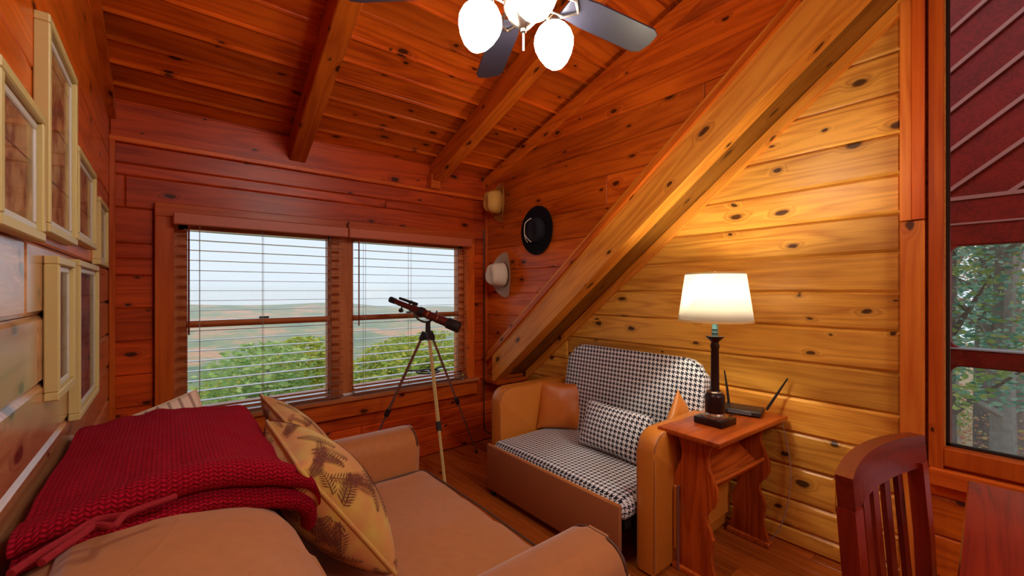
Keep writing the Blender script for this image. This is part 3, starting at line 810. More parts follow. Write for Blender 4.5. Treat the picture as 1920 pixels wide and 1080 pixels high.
# ------------------------------------------------------------------ red knitted throw over the sofa back
def throw_mesh():
    bm = B(); uvl = bm.loops.layers.uv.new('UVMap')
    ns, nt_ = 46, 70
    def sm(a, b, x): x = max(0, min(1, (x - a) / (b - a))); return x * x * (3 - 2 * x)
    grid = []
    for i in range(ns + 1):
        s = i / ns
        row = []
        # across the sofa back: wall side -> over the top -> down the front
        if s < .8:
            x = -.235 + s / .8 * .50
        else: x = .265 + .05 * math.sin((s - .8) / .2 * PI / 2)
        top = .965 + .045 * math.sin(PI * min(1, s / .8)) - .02 * s
        drop = 0 if s < .72 else ((s - .72) / .28) ** 1.6 * .13
        yn = 1.265 + .085 * sm(0, .75, s)
        yf = 2.17 - .02 * s
        for j in range(nt_ + 1):
            t = j / nt_
            if t < .40:          # the rolled edge, two thick folds
                q = t / .40
                prof = [(.055, -.155), (.00, -.150), (-.035, -.125), (-.040, -.095), (-.012, -.075), (.012, -.070), (-.02, -.062), (-.048, -.040), (-.052, -.012), (-.034, .012), (-.004, .022), (.04, .014), (.085, .002)]
                f = q * (len(prof) - 1); a = int(min(f, len(prof) - 2)); fr = f - a
                fr = fr * fr * (3 - 2 * fr) * .5 + fr * .5
                dy = prof[a][0] * (1 - fr) + prof[a + 1][0] * fr; dz = prof[a][1] * (1 - fr) + prof[a + 1][1] * fr
                amp = .85 + .35 * noise.noise(V((s * 3, 0, 1)))
                lowk = 1.0 - .35 * sm(.5, 0, s)
                y = yn + dy * amp; z = top - drop * .6 + dz * amp * lowk
                x2 = x + .035 * math.sin(q * PI) * sm(.7, 1, s)
            else:
                q = (t - .40) / .60
                y = yn + .085 + (yf - yn - .085) * q
                z = top - drop + .012 * noise.noise(V((x * 7, y * 4, 2))) + .008 * noise.noise(V((x * 20, y * 10, 5)))
                z += .02 * math.exp(-((s - .78) / .05) ** 2) * sm(.5, 1, q)
                x2 = x
                if q > .9: z -= .06 * ((q - .9) / .1) ** 2
            row.append(bm.verts.new((x2, y, z)))
        grid.append(row)
    # arc length uv
    us = [[0] * (nt_ + 1) for _ in range(ns + 1)]; vs = [[0] * (nt_ + 1) for _ in range(ns + 1)]
    for i in range(ns + 1):
        for j in range(1, nt_ + 1): vs[i][j] = vs[i][j - 1] + (grid[i][j].co - grid[i][j - 1].co).length
    for i in range(1, ns + 1):
        for j in range(nt_ + 1): us[i][j] = us[i - 1][j] + .014
    for i in range(ns):
        for j in range(nt_):
            f = bm.faces.new((grid[i][j], grid[i + 1][j], grid[i + 1][j + 1], grid[i][j + 1]))
            for lp, (a, b) in zip(f.loops, ((i, j), (i + 1, j), (i + 1, j + 1), (i, j + 1))): lp[uvl].uv = (us[a][b], vs[a][b])
    bmesh.ops.solidify(bm, geom=bm.faces[:], thickness=.012)
    return bm
th_ = empty('throw_blanket', (0, 1.5, .95), 0, 'dark red chunky knitted throw with drawstring over the sofa back', 'blanket')
kb = obj('knit_cloth', throw_mesh(), KNIT, th_, 'all'); kb.matrix_parent_inverse = Matrix.Translation((0, -1.5, -.95))
def cpath(pts, n=8):
    P = [V(p) for p in pts]; out = []
    for i in range(len(P) - 1):
        p0, p1, p2, p3 = P[max(i - 1, 0)], P[i], P[i + 1], P[min(i + 2, len(P) - 1)]
        for k in range(n):
            t = k / n
            out.append(.5 * ((2 * p1) + (p2 - p0) * t + (2 * p0 - 5 * p1 + 4 * p2 - p3) * t * t + (3 * p1 - p0 - 3 * p2 + p3) * t ** 3))
    out.append(P[-1]); return out
for pts in ([(0.017, 1.223, 0.985), (-0.062, 1.193, 0.985), (-0.08, 1.147, 0.985), (-0.109, 1.171, 0.985), (-0.127, 1.139, 0.985), (-0.145, 1.11, 0.985), (-0.166, 1.069, 0.985)],
            [(-0.067, 1.188, 0.985), (-0.111, 1.198, 0.985), (-0.143, 1.152, 0.985), (-0.171, 1.111, 0.985), (-0.199, 1.06, 0.985)]):
    c = obj('drawstring', tube(B(), cpath(pts), .0068, 8), KCORD, th_, True); c.matrix_parent_inverse = Matrix.Translation((0, -1.5, -.95))

# ------------------------------------------------------------------ pillows on the sofa
def fern_print(w, h, t, pinch, sides=(1, -1), seed=0, count=15):
    rnd = random.Random(seed); vs = []; fs = []
    LIM = 1.50
    def pt(a, c, s): return pillow_pt(math.sin(a), math.sin(c), s, w, h, t, pinch)
    def put(pts, s):
        b = len(vs)
        for (a, c) in pts:
            a = max(-LIM, min(LIM, a)); c = max(-LIM, min(LIM, c)); e = .015
            nn = (pt(a + e, c, s) - pt(a - e, c, s)).cross(pt(a, c + e, s) - pt(a, c - e, s))
            nn = nn.normalized() if nn.length > 1e-12 else V((0, 0, s))
            if nn.z * s < 0: nn = -nn
            vs.append(pt(a, c, s) + nn * .0035)
        fs.append(tuple(range(b, b + len(pts))))
    for s in sides:
        for k in range(count):
            cx, cy = rnd.uniform(-1.4, 1.4), rnd.uniform(-1.4, 1.4); a = rnd.uniform(0, 2 * PI); L_ = rnd.uniform(.6, 1.0); cv = rnd.uniform(-1.1, 1.1)
            n = 13; px, py = cx - math.cos(a) * L_ / 2, cy - math.sin(a) * L_ / 2
            for i in range(n):
                f = i / n; ang = a + cv * (f - .3); nx, ny = px + math.cos(ang) * L_ / n, py + math.sin(ang) * L_ / n
                ox, oy = -math.sin(ang) * .008, math.cos(ang) * .008
                if max(abs(nx), abs(ny)) < LIM and max(abs(px), abs(py)) < LIM:
                    put([(px - ox, py - oy), (nx - ox, ny - oy), (nx + ox, ny + oy), (px + ox, py + oy)], s)
                    ll = .16 * math.sin(PI * min(1, .18 + f * .82)) + .02
                    for sd in (1, -1):
                        la = ang + sd * .95; tx, ty = px + math.cos(la) * ll, py + math.sin(la) * ll
                        if max(abs(tx), abs(ty)) < LIM:
                            mx, my = (px + tx) / 2, (py + ty) / 2; qx, qy = -math.sin(la) * .010, math.cos(la) * .010
                            put([(px, py), (mx - qx, my - qy), (tx, ty), (mx + qx, my + qy)], s)
                px, py = nx, ny
    return (vs, fs)
def fern_pillow(ctr, xd, yd, w, h, t, lab, seed):
    r = empty('fern_pillow', (0, 0, 0), 0, lab, 'pillow')
    orient(r, ctr, xd, yd)
    obj('cover', pillow('c', w, h, t, FERNF, 44, .07), FERNF, r, 'all')
    obj('piping', tube(B(), pillow_edge(w, h, .07, 10, .008), .0065, 8, False), FERNF, r, 'all')
    f = obj('fern_print', fern_print(w, h, t, .07, (1, -1), seed, 46), FERNP, r); f['kind'] = 'stuff'
    return r
fern_pillow((.44, 1.575, .735), (.0, 1, .03), (-.56, .04, .82), .50, .52, .27, 'large fern printed pillow in front, leaning by the throw', 3)
fern_pillow((.48, 2.05, .765), (-.05, 1, .06), (-.56, .14, .80), .44, .46, .17, 'fern printed pillow half hidden behind the front one, by the far arm', 9)
r = empty('striped_pillow', (0, 0, 0), 0, 'pale striped pillow peeking out behind the top of the red throw', 'pillow')
orient(r, (-.045, 2.12, .83), (1, .10, .30), (-.25, .45, .85))
obj('cover', pillow('c', .40, .34, .12, STRIPEM, 16, .05), STRIPEM, r, 'all')
obj('piping', tube(B(), pillow_edge(.40, .34, .05, 10, .008), .005, 8, False), STRIPE_L, r, 'all')

# ------------------------------------------------------------------ telescope on its tripod
te = empty('telescope', (1.53, 2.88, 0), 0, 'maroon and black telescope on a tall tripod before the window', 'telescope')
c0 = V((1.53, 2.88, 0))
hub = V((0, 0, 1.12))
feet = [V((1.335, 2.235, 0)) - c0, V((2.15, 3.13, 0)) - c0, V((1.09, 3.20, 0)) - c0]
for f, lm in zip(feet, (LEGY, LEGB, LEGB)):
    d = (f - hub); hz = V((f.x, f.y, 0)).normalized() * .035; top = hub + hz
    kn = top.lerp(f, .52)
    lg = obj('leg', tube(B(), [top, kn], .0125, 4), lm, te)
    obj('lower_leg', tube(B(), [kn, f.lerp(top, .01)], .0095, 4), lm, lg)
    obj('leg_clamp', tube(B(), [top.lerp(f, .50), top.lerp(f, .545)], .019, 8), BLACK, lg)
    obj('rubber_foot', tube(B(), [f + V((0, 0, .0)), f.lerp(top, .03)], [.008, .012], 8), BLACK, lg)
    obj('hinge', tube(B(), [top + (top - f).normalized() * .02, top.lerp(f, .035)], .02, 8), BLACK, lg)
bm = B(); zz = .84; ring = [V((math.cos(2 * PI * k / 20) * .085, math.sin(2 * PI * k / 20) * .085, zz)) for k in range(21)]
tube(bm, ring, .006, 6, False)
for f in feet:
    t = (1.12 - zz) / 1.12; p = V((0, 0, 0)) + V((f.x, f.y, 0)) * t + V((f.x, f.y, 0)).normalized() * .03
    dd = V((p.x, p.y, 0)).normalized(); tube(bm, [V((0, 0, zz)) + dd * .0, V((p.x, p.y, zz + .01))], .006, 6)
obj('tray_brace', bm, BLACK, te)
obj('head', lathe(B(), [(.03, 1.08), (.034, 1.10), (.034, 1.135), (.02, 1.14), (.018, 1.20), (.02, 1.215)], 16), BLACK, te, True)
pv = V((0, 0, 1.275)); dr = V((.4375, -.06, -.165)).normalized()
# ends measured from the picture: eyepiece up left, dew cap low right
rt = V((.775, -.632, 0)); dr = (rt * .92 + V((.632, .775, 0)) * -.12 + V((0, 0, -.36))).normalized()
ctr = V((0, 0, 1.27)) + rt * -.005
def tp(a): return ctr + dr * a
obj('yoke', tube(B(), cpath([ctr + V((0, 0, -.005)) + rt * -.10 + V((0, 0, .03)), ctr + rt * -.08 + V((0, 0, -.025)), ctr + rt * -.03 + V((0, 0, -.055)), ctr + V((0, 0, -.05)) + rt * .02, ctr + rt * .035 + V((0, 0, -.03))], 5), .008, 8), BLACK, te, True)
tb = obj('tube', tube(B(), [tp(-.14), tp(-.135), tp(.19), tp(.195)], [.026, .029, .034, .034], 20), TELR, te, True)
obj('focuser', tube(B(), [tp(-.285), tp(-.28), tp(-.14)], [.017, .020, .022], 16), TELR, te, True)
obj('dew_cap', tube(B(), [tp(.165), tp(.17), tp(.265), tp(.27)], [.038, .042, .043, .036], 20), BLACK, te, True)
obj('eyepiece', tube(B(), [tp(-.32), tp(-.31), tp(-.27)], [.02, .024, .022], 14), BLACK, te, True)
up = dr.cross(rt.cross(dr)).normalized(); up = (V((0, 0, 1)) - dr * dr.z).normalized()
obj('finder_scope', tube(B(), [tp(-.25) + up * .035, tp(-.10) + up * .042], [.010, .012], 12), BLACK, te, True)
obj('finder_bracket', tube(B(), [tp(-.16) + up * .02, tp(-.15) + up * .052], .008, 8), BLACK, te)
obj('mount_clamp', tube(B(), [tp(-.07), tp(-.03)], .037, 16), BLACK, te, True)
obj('gold_ring', tube(B(), [tp(.005), tp(.012)], .0352, 20), GOLD, te, True)
obj('gold_ring', tube(B(), [tp(.085), tp(.090)], .0356, 20), GOLD, te, True)
obj('sight_peg', tube(B(), [tp(.06) + up * .03, tp(.06) + up * .056], .005, 8), BLACK, te)
obj('focus_knob', tube(B(), [tp(-.20) - up * .045 - rt * .0, tp(-.20) - up * .045 + V((.632, .775, 0)) * -.03], .016, 12), BLACK, te, True)
obj('focus_rod', tube(B(), [tp(-.21) - up * .02, tp(-.20) - up * .05], .006, 8), BLACK, te)

# ------------------------------------------------------------------ settee (pull-out love seat)
st = empty('love_seat', (2.2, 1.88, 0), 0, 'caramel leather pull-out love seat with houndstooth seat and back', 'sofa')
MI = Matrix.Translation((-2.2, -1.88, 0))
def tpart(name, bm, mat, smooth=False, parent=None):
    o = obj(name, bm, mat, None, smooth); o.parent = parent or st; o.matrix_parent_inverse = MI if not parent else Matrix(); return o
MY = Matrix(((1, 0, 0, 0), (0, 0, 1, 0), (0, 1, 0, 0), (0, 0, 0, 1)))      # outline in XZ, thickness along Y
for nm, y0, y1 in (('arm', 2.46, 2.57), ('arm', 1.19, 1.30)):
    o = tpart(nm, prism(B(), rrect(1.895, 2.69, .012, .722, .10, 8, (0, 0, 1, 1))[::-1], y0, y1, MY, .018), LEATH, True)
    f = 1 if y0 > 2 else 0
    yy = y0 - .0 if f else y1
    for ye in (y0 + .006, y1 - .006):
        pts = [(x, ye, z) for x, z in rrect(1.899, 2.686, .012, .718, .10, 8, (0, 0, 1, 1)) if z > .02]
        pts = [(1.899, ye, .03)] + sorted([p for p in pts if p[0] < 2.1 and p[2] > .3], key=lambda p: p[2]) + [(2.66, ye, .718)]
        tpart('piping', tube(B(), pts, .004, 6), PANEL)
tpart('front_panel', box(B(), 1.775, 1.802, 1.32, 2.462, .042, .352, .006, 2), PANEL, True)
tpart('panel_edge', tube(B(), [(1.79, 1.325, .352), (1.79, 2.458, .352)], .0055, 6), LEATH)
bm = box(B(), 1.806, 2.50, 1.315, 2.452, .245, .372, .055, 5)
bmesh.ops.subdivide_edges(bm, edges=bm.edges[:], cuts=3, use_grid_fill=True)
for v in bm.verts:
    if v.co.z > .3: v.co.z += .012 * max(0, 1 - ((v.co.y - 1.88) / .57) ** 2) + .004 * noise.noise(v.co * 7)
tpart('seat_mattress', bm, HOUND, 'all')
tpart('metal_frame', box(box(box(B(), 1.82, 2.5, 1.34, 1.37, .20, .24), 1.82, 2.5, 2.41, 2.44, .20, .24), 1.82, 1.85, 1.34, 2.44, .20, .24), BLACK)
for x, y in ((1.80, 2.42), (1.84, 2.2), (1.80, 1.36), (1.86, 1.5), (2.4, 1.36), (2.4, 2.4)):
    tpart('leg', box(B(), x - .015, x + .015, y - .02, y + .02, 0, .2, .003), BLACK)
# back: rounded slab leaning on the wall
bk = prism(B(), rrect(-.56, .56, -.32, .34, .15, 9, (1, 1, 1, 1)), -.045, .045, None, .03)
bo = tpart('backrest', bk, HOUND, 'all')
bo.matrix_parent_inverse = Matrix(); 
xd = V((0, -1, 0)); yd = V((.17, 0, .985)).normalized(); zd = xd.cross(yd)
bo.matrix_world = Matrix.Translation(V((2.535, 1.815, .685)) ) @ Matrix((xd, yd, zd)).transposed().to_4x4()
bpy.context.view_layer.update()
bo.parent = st; bo.matrix_parent_inverse = st.matrix_world.inverted()
# flap with a metal rod on the outer side of the near arm
tpart('side_flap', box(B(), 2.06, 2.68, 1.168, 1.188, .10, .43, .004), LEATH)
tpart('support_rod', tube(B(), [(2.055, 1.158, .43), (2.055, 1.158, .0)], .007, 8), LEGB, True)
tpart('rod_bar', tube(B(), [(2.055, 1.160, .432), (2.30, 1.160, .434)], .005, 8), LEGB, True)

def simple_pillow(name, ctr, xd, yd, w, h, t, mat, lab, pinch=.1, wr=.01, seed=0, pipe=None):
    r = empty(name, (0, 0, 0), 0, lab, 'pillow'); orient(r, ctr, xd, yd)
    obj('cover', pillow('c', w, h, t, mat, 20, pinch, wr, seed), mat, r, 'all')
    obj('seam', tube(B(), pillow_edge(w, h, pinch, 10, .002), .003, 6, False), pipe or mat, r, 'all')
    return r
simple_pillow('houndstooth_pillow', (2.27, 1.73, .535), (.03, -1, -.03), (.36, 0, .93), .50, .30, .15, HOUND, 'oblong houndstooth pillow lying in the middle of the love seat', .03, .006, 2)
simple_pillow('leather_pillow', (2.40, 2.33, .55), (.55, -.62, -.02), (.20, .16, .95), .36, .36, .11, LEATH2, 'caramel leather pillow against the far arm of the love seat', .07, .012, 4)
simple_pillow('leather_pillow', (2.42, 1.345, .60), (.70, .10, .62), (-.55, .06, .76), .34, .34, .09, LEATH, 'caramel leather pillow standing on its corner behind the near arm', .07, .01, 8)

# ------------------------------------------------------------------ side table
tt = empty('side_table', (2.36, 1.06, 0), math.radians(-3), 'narrow reddish oak book trough table with scalloped ends by the love seat', 'table')
obj('top', prism(B(), [(-.365, -.165), (.385, -.165), (.385, .165), (-.365, .165)], .712, .738, None, .006), TABW, tt, True)
prof = [(0, .085), (.04, .10), (.08, .118), (.13, .112), (.17, .10), (.21, .083), (.25, .078), (.30, .09), (.335, .082), (.36, .068), (.40, .085), (.44, .105), (.49, .112), (.54, .10), (.58, .078), (.62, .068), (.66, .082), (.712, .115)]
prof = [(0, .105), (.05, .100), (.10, .090), (.15, .082), (.20, .088), (.23, .096), (.26, .085), (.30, .068), (.335, .066), (.36, .074), (.385, .095), (.43, .108), (.48, .108), (.53, .092), (.57, .075), (.61, .070), (.66, .080), (.712, .098)]
prof = [(z, .088 + (w - .088) * 1.35) for z, w in prof]
out = [(w, z) for z, w in prof] + [(-w, z) for z, w in prof[::-1]]
MP = Matrix(((0, 0, 1, 0), (1, 0, 0, 0), (0, 1, 0, 0), (0, 0, 0, 1)))
leg1 = obj('end_panel', prism(B(), out, -.295, -.272, MP, .003), along(TABW, 'Z'), tt, True)
leg2 = obj('end_panel', prism(B(), out, .27, .293, MP, .003), along(TABW, 'Z'), tt, True)
obj('foot', box(B(), -.31, -.257, -.12, .12, 0, .03, .005), TABW, tt); obj('foot', box(B(), .255, .308, -.12, .12, 0, .03, .005), TABW, tt)
bm = B(); box(bm, -.272, .27, -.09, .09, -.008, .008, .002, 1, Matrix.Translation((0, .015, .51)) @ Matrix.Rotation(math.radians(38), 4, 'X'))
obj('trough_board', bm, TABW, tt)
bm = B(); box(bm, -.272, .27, -.028, .028, -.008, .008, .002, 1, Matrix.Translation((0, -.072, .478)) @ Matrix.Rotation(math.radians(128), 4, 'X'))
obj('trough_lip', bm, TABW, tt)
obj('back_board', box(B(), -.272, .27, .05, .066, .53, .71, .002), TABW, tt)

# lamp
la = empty('table_lamp', (2.285, 1.075, .738), math.radians(-3), 'dark bronze candlestick table lamp with lit cream shade', 'lamp')
obj('base', box(B(), -.078, .078, -.078, .078, 0, .036, .006, 2), BMETAL, la, True)
obj('base_ring', lathe(B(), [(.066, .036), (.066, .044), (.052, .05), (.048, .06)], 28), STEEL, la, True)
obj('urn', lathe(B(), [(.048, .058), (.05, .066), (.05, .145), (.046, .156), (.034, .165), (.028, .176)], 28), BMETAL, la, True)
obj('urn_ring', lathe(B(), [(.036, .163), (.042, .168), (.036, .175)], 24), STEEL, la, True)
obj('column', lathe(B(), [(.024, .172), (.022, .18), (.020, .40), (.024, .41), (.021, .425), (.018, .435), (.034, .452), (.045, .462), (.047, .467), (.0, .467)], 24), BMETAL, la, True)
obj('candle_sleeve', lathe(B(), [(.017, .466), (.015, .47), (.0155, .485), (.0175, .488), (.0155, .492), (.0155, .505), (.0175, .508), (.0155, .512), (.015, .60), (.006, .605), (.005, .65)], 20), plain('teal_grey_metal', (.12, .25, .26), .3, metal=.7), la, True)
bm = B(); lathe(bm, [(.186, .548), (.149, .806)], 48, None, False)
bmesh.ops.solidify(bm, geom=bm.faces[:], thickness=.0015)
obj('shade', bm, SHADE, la, 'all')
bm = B(); lathe(bm, [(.187, .546), (.1853, .558)], 48, None, False); obj('shade_trim', bm, SHADETRIM, la, 'all')
bm = B(); lathe(bm, [(.1502, .798), (.1492, .808)], 48, None, False); obj('shade_trim', bm, SHADETRIM, la, 'all')
bm = B()
for k in range(3):
    a = 2 * PI * k / 3; tube(bm, [(0, 0, .80), (.148 * math.cos(a), .148 * math.sin(a), .80)], .0018, 5)
tube(bm, [(.0, 0, .645), (.03, 0, .66), (.04, 0, .72), (.02, 0, .78), (0, 0, .80)], .0018, 5)
tube(bm, [(0, 0, .79), (0, 0, .815)], .006, 8)
obj('harp', bm, STEEL, la)
obj('bulb', lathe(B(), [(.0, .62), (.014, .63), (.016, .65), (.028, .68), (.03, .70), (.022, .722), (0, .732)], 16), emis('bulb_glow', (1, .9, .7), 30), la, 'all')
pl = bpy.data.lights.new('lamp_light', 'POINT'); pl.energy = LAMP_POWER; pl.color = (1, .92, .74); pl.shadow_soft_size = .035
po_ = bpy.data.objects.new('lamp_light', pl); COL.objects.link(po_); po_.location = (2.285, 1.075, 1.475)

# router behind the lamp
ro = empty('wifi_router', (2.60, 1.065, .738), math.radians(12), 'flat black wireless router with two raised antennas on the side table', 'router')
obj('case', box(B(), -.075, .075, -.105, .105, .006, .034, .008, 3), BLACK, ro, True)
for x, y in ((-.06, -.09), (-.06, .09), (.06, -.09), (.06, .09)): obj('foot', lathe(B(), [(.007, 0), (.007, .008)], 8, Matrix.Translation((x, y, 0))), BLACK, ro)
obj('port_plate', box(B(), -.0765, -.0745, -.06, .06, .012, .026), plain('port_grey', (.12, .12, .13), .4), ro)
obj('antenna', tube(B(), [(.06, -.115, .025), (.075, -.165, .12), (.085, -.215, .215)], [.008, .007, .004], 8), BLACK, ro, True)
obj('antenna', tube(B(), [(.07, .085, .025), (.07, .095, .12), (.07, .110, .225)], [.008, .007, .004], 8), BLACK, ro, True)
obj('cord', tube(B(), cpath([(-.07, .02, .01), (-.12, .04, .005), (-.17, .03, .005)], 5), .0025, 6), BLACK, ro)
pc = obj('power_cord', tube(B(), cpath([(2.70, 1.00, .72), (2.735, .915, .70), (2.74, .885, .60), (2.735, .86, .45), (2.73, .865, .30), (2.72, .90, .12), (2.70, .95, .01)], 6), .0028, 6), plain('grey_cord', (.35, .22, .2), .5), None, True)
tag(pc, 'thin power cord hanging down behind the side table', 'cord')
ca = obj('wall_cord', tube(B(), cpath([(2.358, 3.318, 2.03), (2.358, 3.318, 1.2), (2.355, 3.315, .5), (2.35, 3.30, .17), (2.37, 3.28, .10), (2.42, 3.27, .085), (2.55, 3.27, .10)], 8), .0055, 8), BLACK, None, True)
tag(ca, 'black cord hanging in the corner right of the window', 'cord')

# ------------------------------------------------------------------ hats on the wall
def hat(name, y, z, mat, band, lab, brim=.19, bl=.19, ch=.10, crown=(.088, .072), curl=.05, tilt=0, spin=0, cordm=None, dots=False, xo=.045):
    r = empty(name, (XU - xo, y, z), 0, lab, 'hat')
    d = V((-1, 0, 0)); d = (Euler((0, 0, tilt)).to_matrix() @ d)
    upv = Euler((spin, 0, 0)).to_matrix() @ V((0, 0, 1)); s = upv.cross(d)
    r.matrix_world = Matrix.Translation((XU - xo, y, z)) @ Matrix((s.normalized(), d.cross(s.normalized()).normalized(), d)).transposed().to_4x4()
    # local: x side to side of the hat, y front-back (vertical on the wall), z out of the wall
    bm = B(); n = 36; rings = []
    for k, f in enumerate((.0, .35, .7, .9, 1.0)):
        rg = []
        for q in range(n):
            a = 2 * PI * q / n; cx, cy = crown[0] * math.cos(a), crown[1] * 1.25 * math.sin(a)
            bx, by = brim * .80 * math.cos(a), bl * math.sin(a)
            x, yy = cx + (bx - cx) * f, cy + (by - cy) * f
            zz = curl * (abs(math.cos(a)) ** 2) * f ** 2 - curl * .35 * (abs(math.sin(a)) ** 4) * f ** 2
            rg.append(bm.verts.new((x, yy, zz)))
        rings.append(rg)
    for a_, b_ in zip(rings, rings[1:]):
        for q in range(n): bm.faces.new((a_[q], a_[(q + 1) % n], b_[(q + 1) % n], b_[q]))
    bmesh.ops.solidify(bm, geom=bm.faces[:], thickness=.003)
    obj('brim', bm, mat, r, 'all')
    bm = B(); rings = []
    for (f, h) in ((1.0, 0), (.98, .25), (.95, .55), (.90, .82), (.78, .97), (.55, 1.0), (.3, .9), (.0001, .84)):
        rg = []
        for q in range(n):
            a = 2 * PI * q / n
            x, yy = crown[0] * f * math.cos(a), crown[1] * 1.25 * f * math.sin(a)
            pin = 1 - .28 * (h ** 2) * math.exp(-((math.sin(a) - .55) / .35) ** 2)
            dent = .22 * ch * math.exp(-(x / (crown[0] * .3)) ** 2) * (h if h > .8 else 0)
            rg.append(bm.verts.new((x * pin, yy, ch * h - dent)))
        rings.append(rg)
    for a_, b_ in zip(rings, rings[1:]):
        for q in range(n): bm.faces.new((a_[q], a_[(q + 1) % n], b_[(q + 1) % n], b_[q]))
    obj('crown', bm, mat, r, 'all')
    bm = B()
    pts = [(crown[0] * 1.015 * math.cos(2 * PI * q / 32), crown[1] * 1.27 * math.sin(2 * PI * q / 32)) for q in range(32)]
    v0 = [bm.verts.new((x, y_, .002)) for x, y_ in pts]; v1 = [bm.verts.new((x * .99, y_ * .99, .016)) for x, y_ in pts]
    for q in range(32): bm.faces.new((v0[q], v0[(q + 1) % 32], v1[(q + 1) % 32], v1[q]))
    obj('band', bm, band, r, 'all')
    if cordm:
        obj('braided_cord', tube(B(), cpath([(-.02, .10, .105 - .06), (-.045, .06, .085), (-.055, .0, .09), (-.05, -.045, .085), (-.03, -.085, .06), (-.015, -.10, .05)], 6), .0035, 6), cordm, r, True)
        obj('cord_tail', tube(B(), cpath([(-.055, -.02, .09), (-.07, -.06, .07), (-.065, -.10, .045)], 6), .003, 6), cordm, r, True)
    if dots:
        for k in range(3):
            obj('eyelet', lathe(B(), [(0, 0), (.004, .0), (.004, .002), (0, .003)], 8, Matrix.Translation((-.092, -.022 + .022 * k, .055)) @ Matrix.Rotation(-PI / 2, 4, 'Y')), BLACK, r)
    return r
hat('cowboy_hat', 3.06, 2.255, STRAWT, BANDM, 'tan cowboy hat, topmost on the wall in the corner', .175, .185, .15, (.085, .085), .045, math.radians(-14), math.radians(4), xo=.06)
hat('flat_brim_hat', 2.615, 1.955, FELTB, FELTB, 'black round hat with a pale braided cord', .245, .205, .055, (.10, .085), .006, 0, 0, WHITEC, xo=.02)
hat('cowboy_hat', 3.03, 1.595, STRAWW, BANDM, 'pale cowboy hat with three eyelets hanging lowest, left of the diagonal beam', .19, .205, .16, (.09, .088), .04, math.radians(-4), math.radians(-3), dots=True, xo=.045)

# ------------------------------------------------------------------ chair and desk
ch = empty('dining_chair', (1.435, .195, 0), math.radians(-6), 'dark red wooden slat back chair at the desk', 'chair')
def on(x): return .032 * (1 - (x / .26) ** 2)         # curve of the back towards +Y
def chair_bar(x0, x1, z0, z1, y0, th_, mat, name, arch=0, n=12, lean=.22):
    bm = B(); rings = []
    for k in range(n + 1):
        x = x0 + (x1 - x0) * k / n; o_ = on(x); a = arch * (1 - ((x) / .26) ** 2)
        rg = []
        for (yy, zz) in ((-th_ / 2, z0), (th_ / 2, z0), (th_ / 2, z1 + a), (-th_ / 2, z1 + a)):
            rg.append(bm.verts.new((x, y0 + o_ + yy + (zz - .45) * lean * .35, zz)))
        rings.append(rg)
    for a_, b_ in zip(rings, rings[1:]):
        for q in range(4): bm.faces.new((a_[q], a_[(q + 1) % 4], b_[(q + 1) % 4], b_[q]))
    bm.faces.new(rings[0][::-1]); bm.faces.new(rings[-1])
    return obj(name, bm, mat, ch)
chair_bar(-.262, .262, .945, 1.032, .0, .034, REDW, 'top_rail', .008)
chair_bar(-.235, .235, .50, .54, .0, .022, REDW, 'lower_rail')
for k in range(5):
    x = -.15 + k * .075
    bm = B(); y0 = on(x)
    vs = [bm.verts.new((x + sx * .019, y0 + (z - .45) * .077 + sy * .006, z)) for z in (.53, .955) for sx in (-1, 1) for sy in (-1, 1)]
    for f in ((0, 1, 3, 2), (4, 6, 7, 5), (0, 4, 5, 1), (2, 3, 7, 6), (0, 2, 6, 4), (1, 5, 7, 3)): bm.faces.new([vs[q] for q in f])
    obj('slat', bm, along(REDW, 'Z'), ch)
for sx in (-1, 1):
    bm = B()
    pts = [(sx * .225, .05, 0), (sx * .235, .02, .25), (sx * .24, .012, .45), (sx * .243, .024, .75), (sx * .243, .040, .96)]
    rings = []
    for p in pts:
        rings.append([bm.verts.new(V(p) + V((a * .022, b * .018, 0))) for a, b in ((-1, -1), (1, -1), (1, 1), (-1, 1))])
    for a_, b_ in zip(rings, rings[1:]):
        for q in range(4): bm.faces.new((a_[q], a_[(q + 1) % 4], b_[(q + 1) % 4], b_[q]))
    bm.faces.new(rings[0][::-1]); bm.faces.new(rings[-1])
    obj('rear_leg', bm, along(REDW, 'Z'), ch)
    obj('front_leg', box(B(), sx * .21 - .02, sx * .21 + .02, -.42, -.38, 0, .43, .004), REDW, ch)
obj('seat', box(B(), -.235, .235, -.43, .02, .43, .462, .01, 2), REDW, ch, True)

dk = empty('desk', (2.296, .148, 0), math.radians(2.4), 'glossy red stained pine desk top in the lower right corner', 'desk')
dt = obj('desk_top', box(B(), -.98, 0, -.60, 0, .722, .75, .004), DESKW, dk)
obj('apron', box(box(B(), -.94, -.04, -.05, -.03, .63, .722), -.94, -.04, -.57, -.55, .63, .722), DESKW, dk)
for x, y in ((-.94, -.06), (-.05, -.06), (-.94, -.56), (-.05, -.56)): obj('leg', box(B(), x - .025, x + .025, y - .025, y + .025, 0, .722, .004), DESKW, dk)

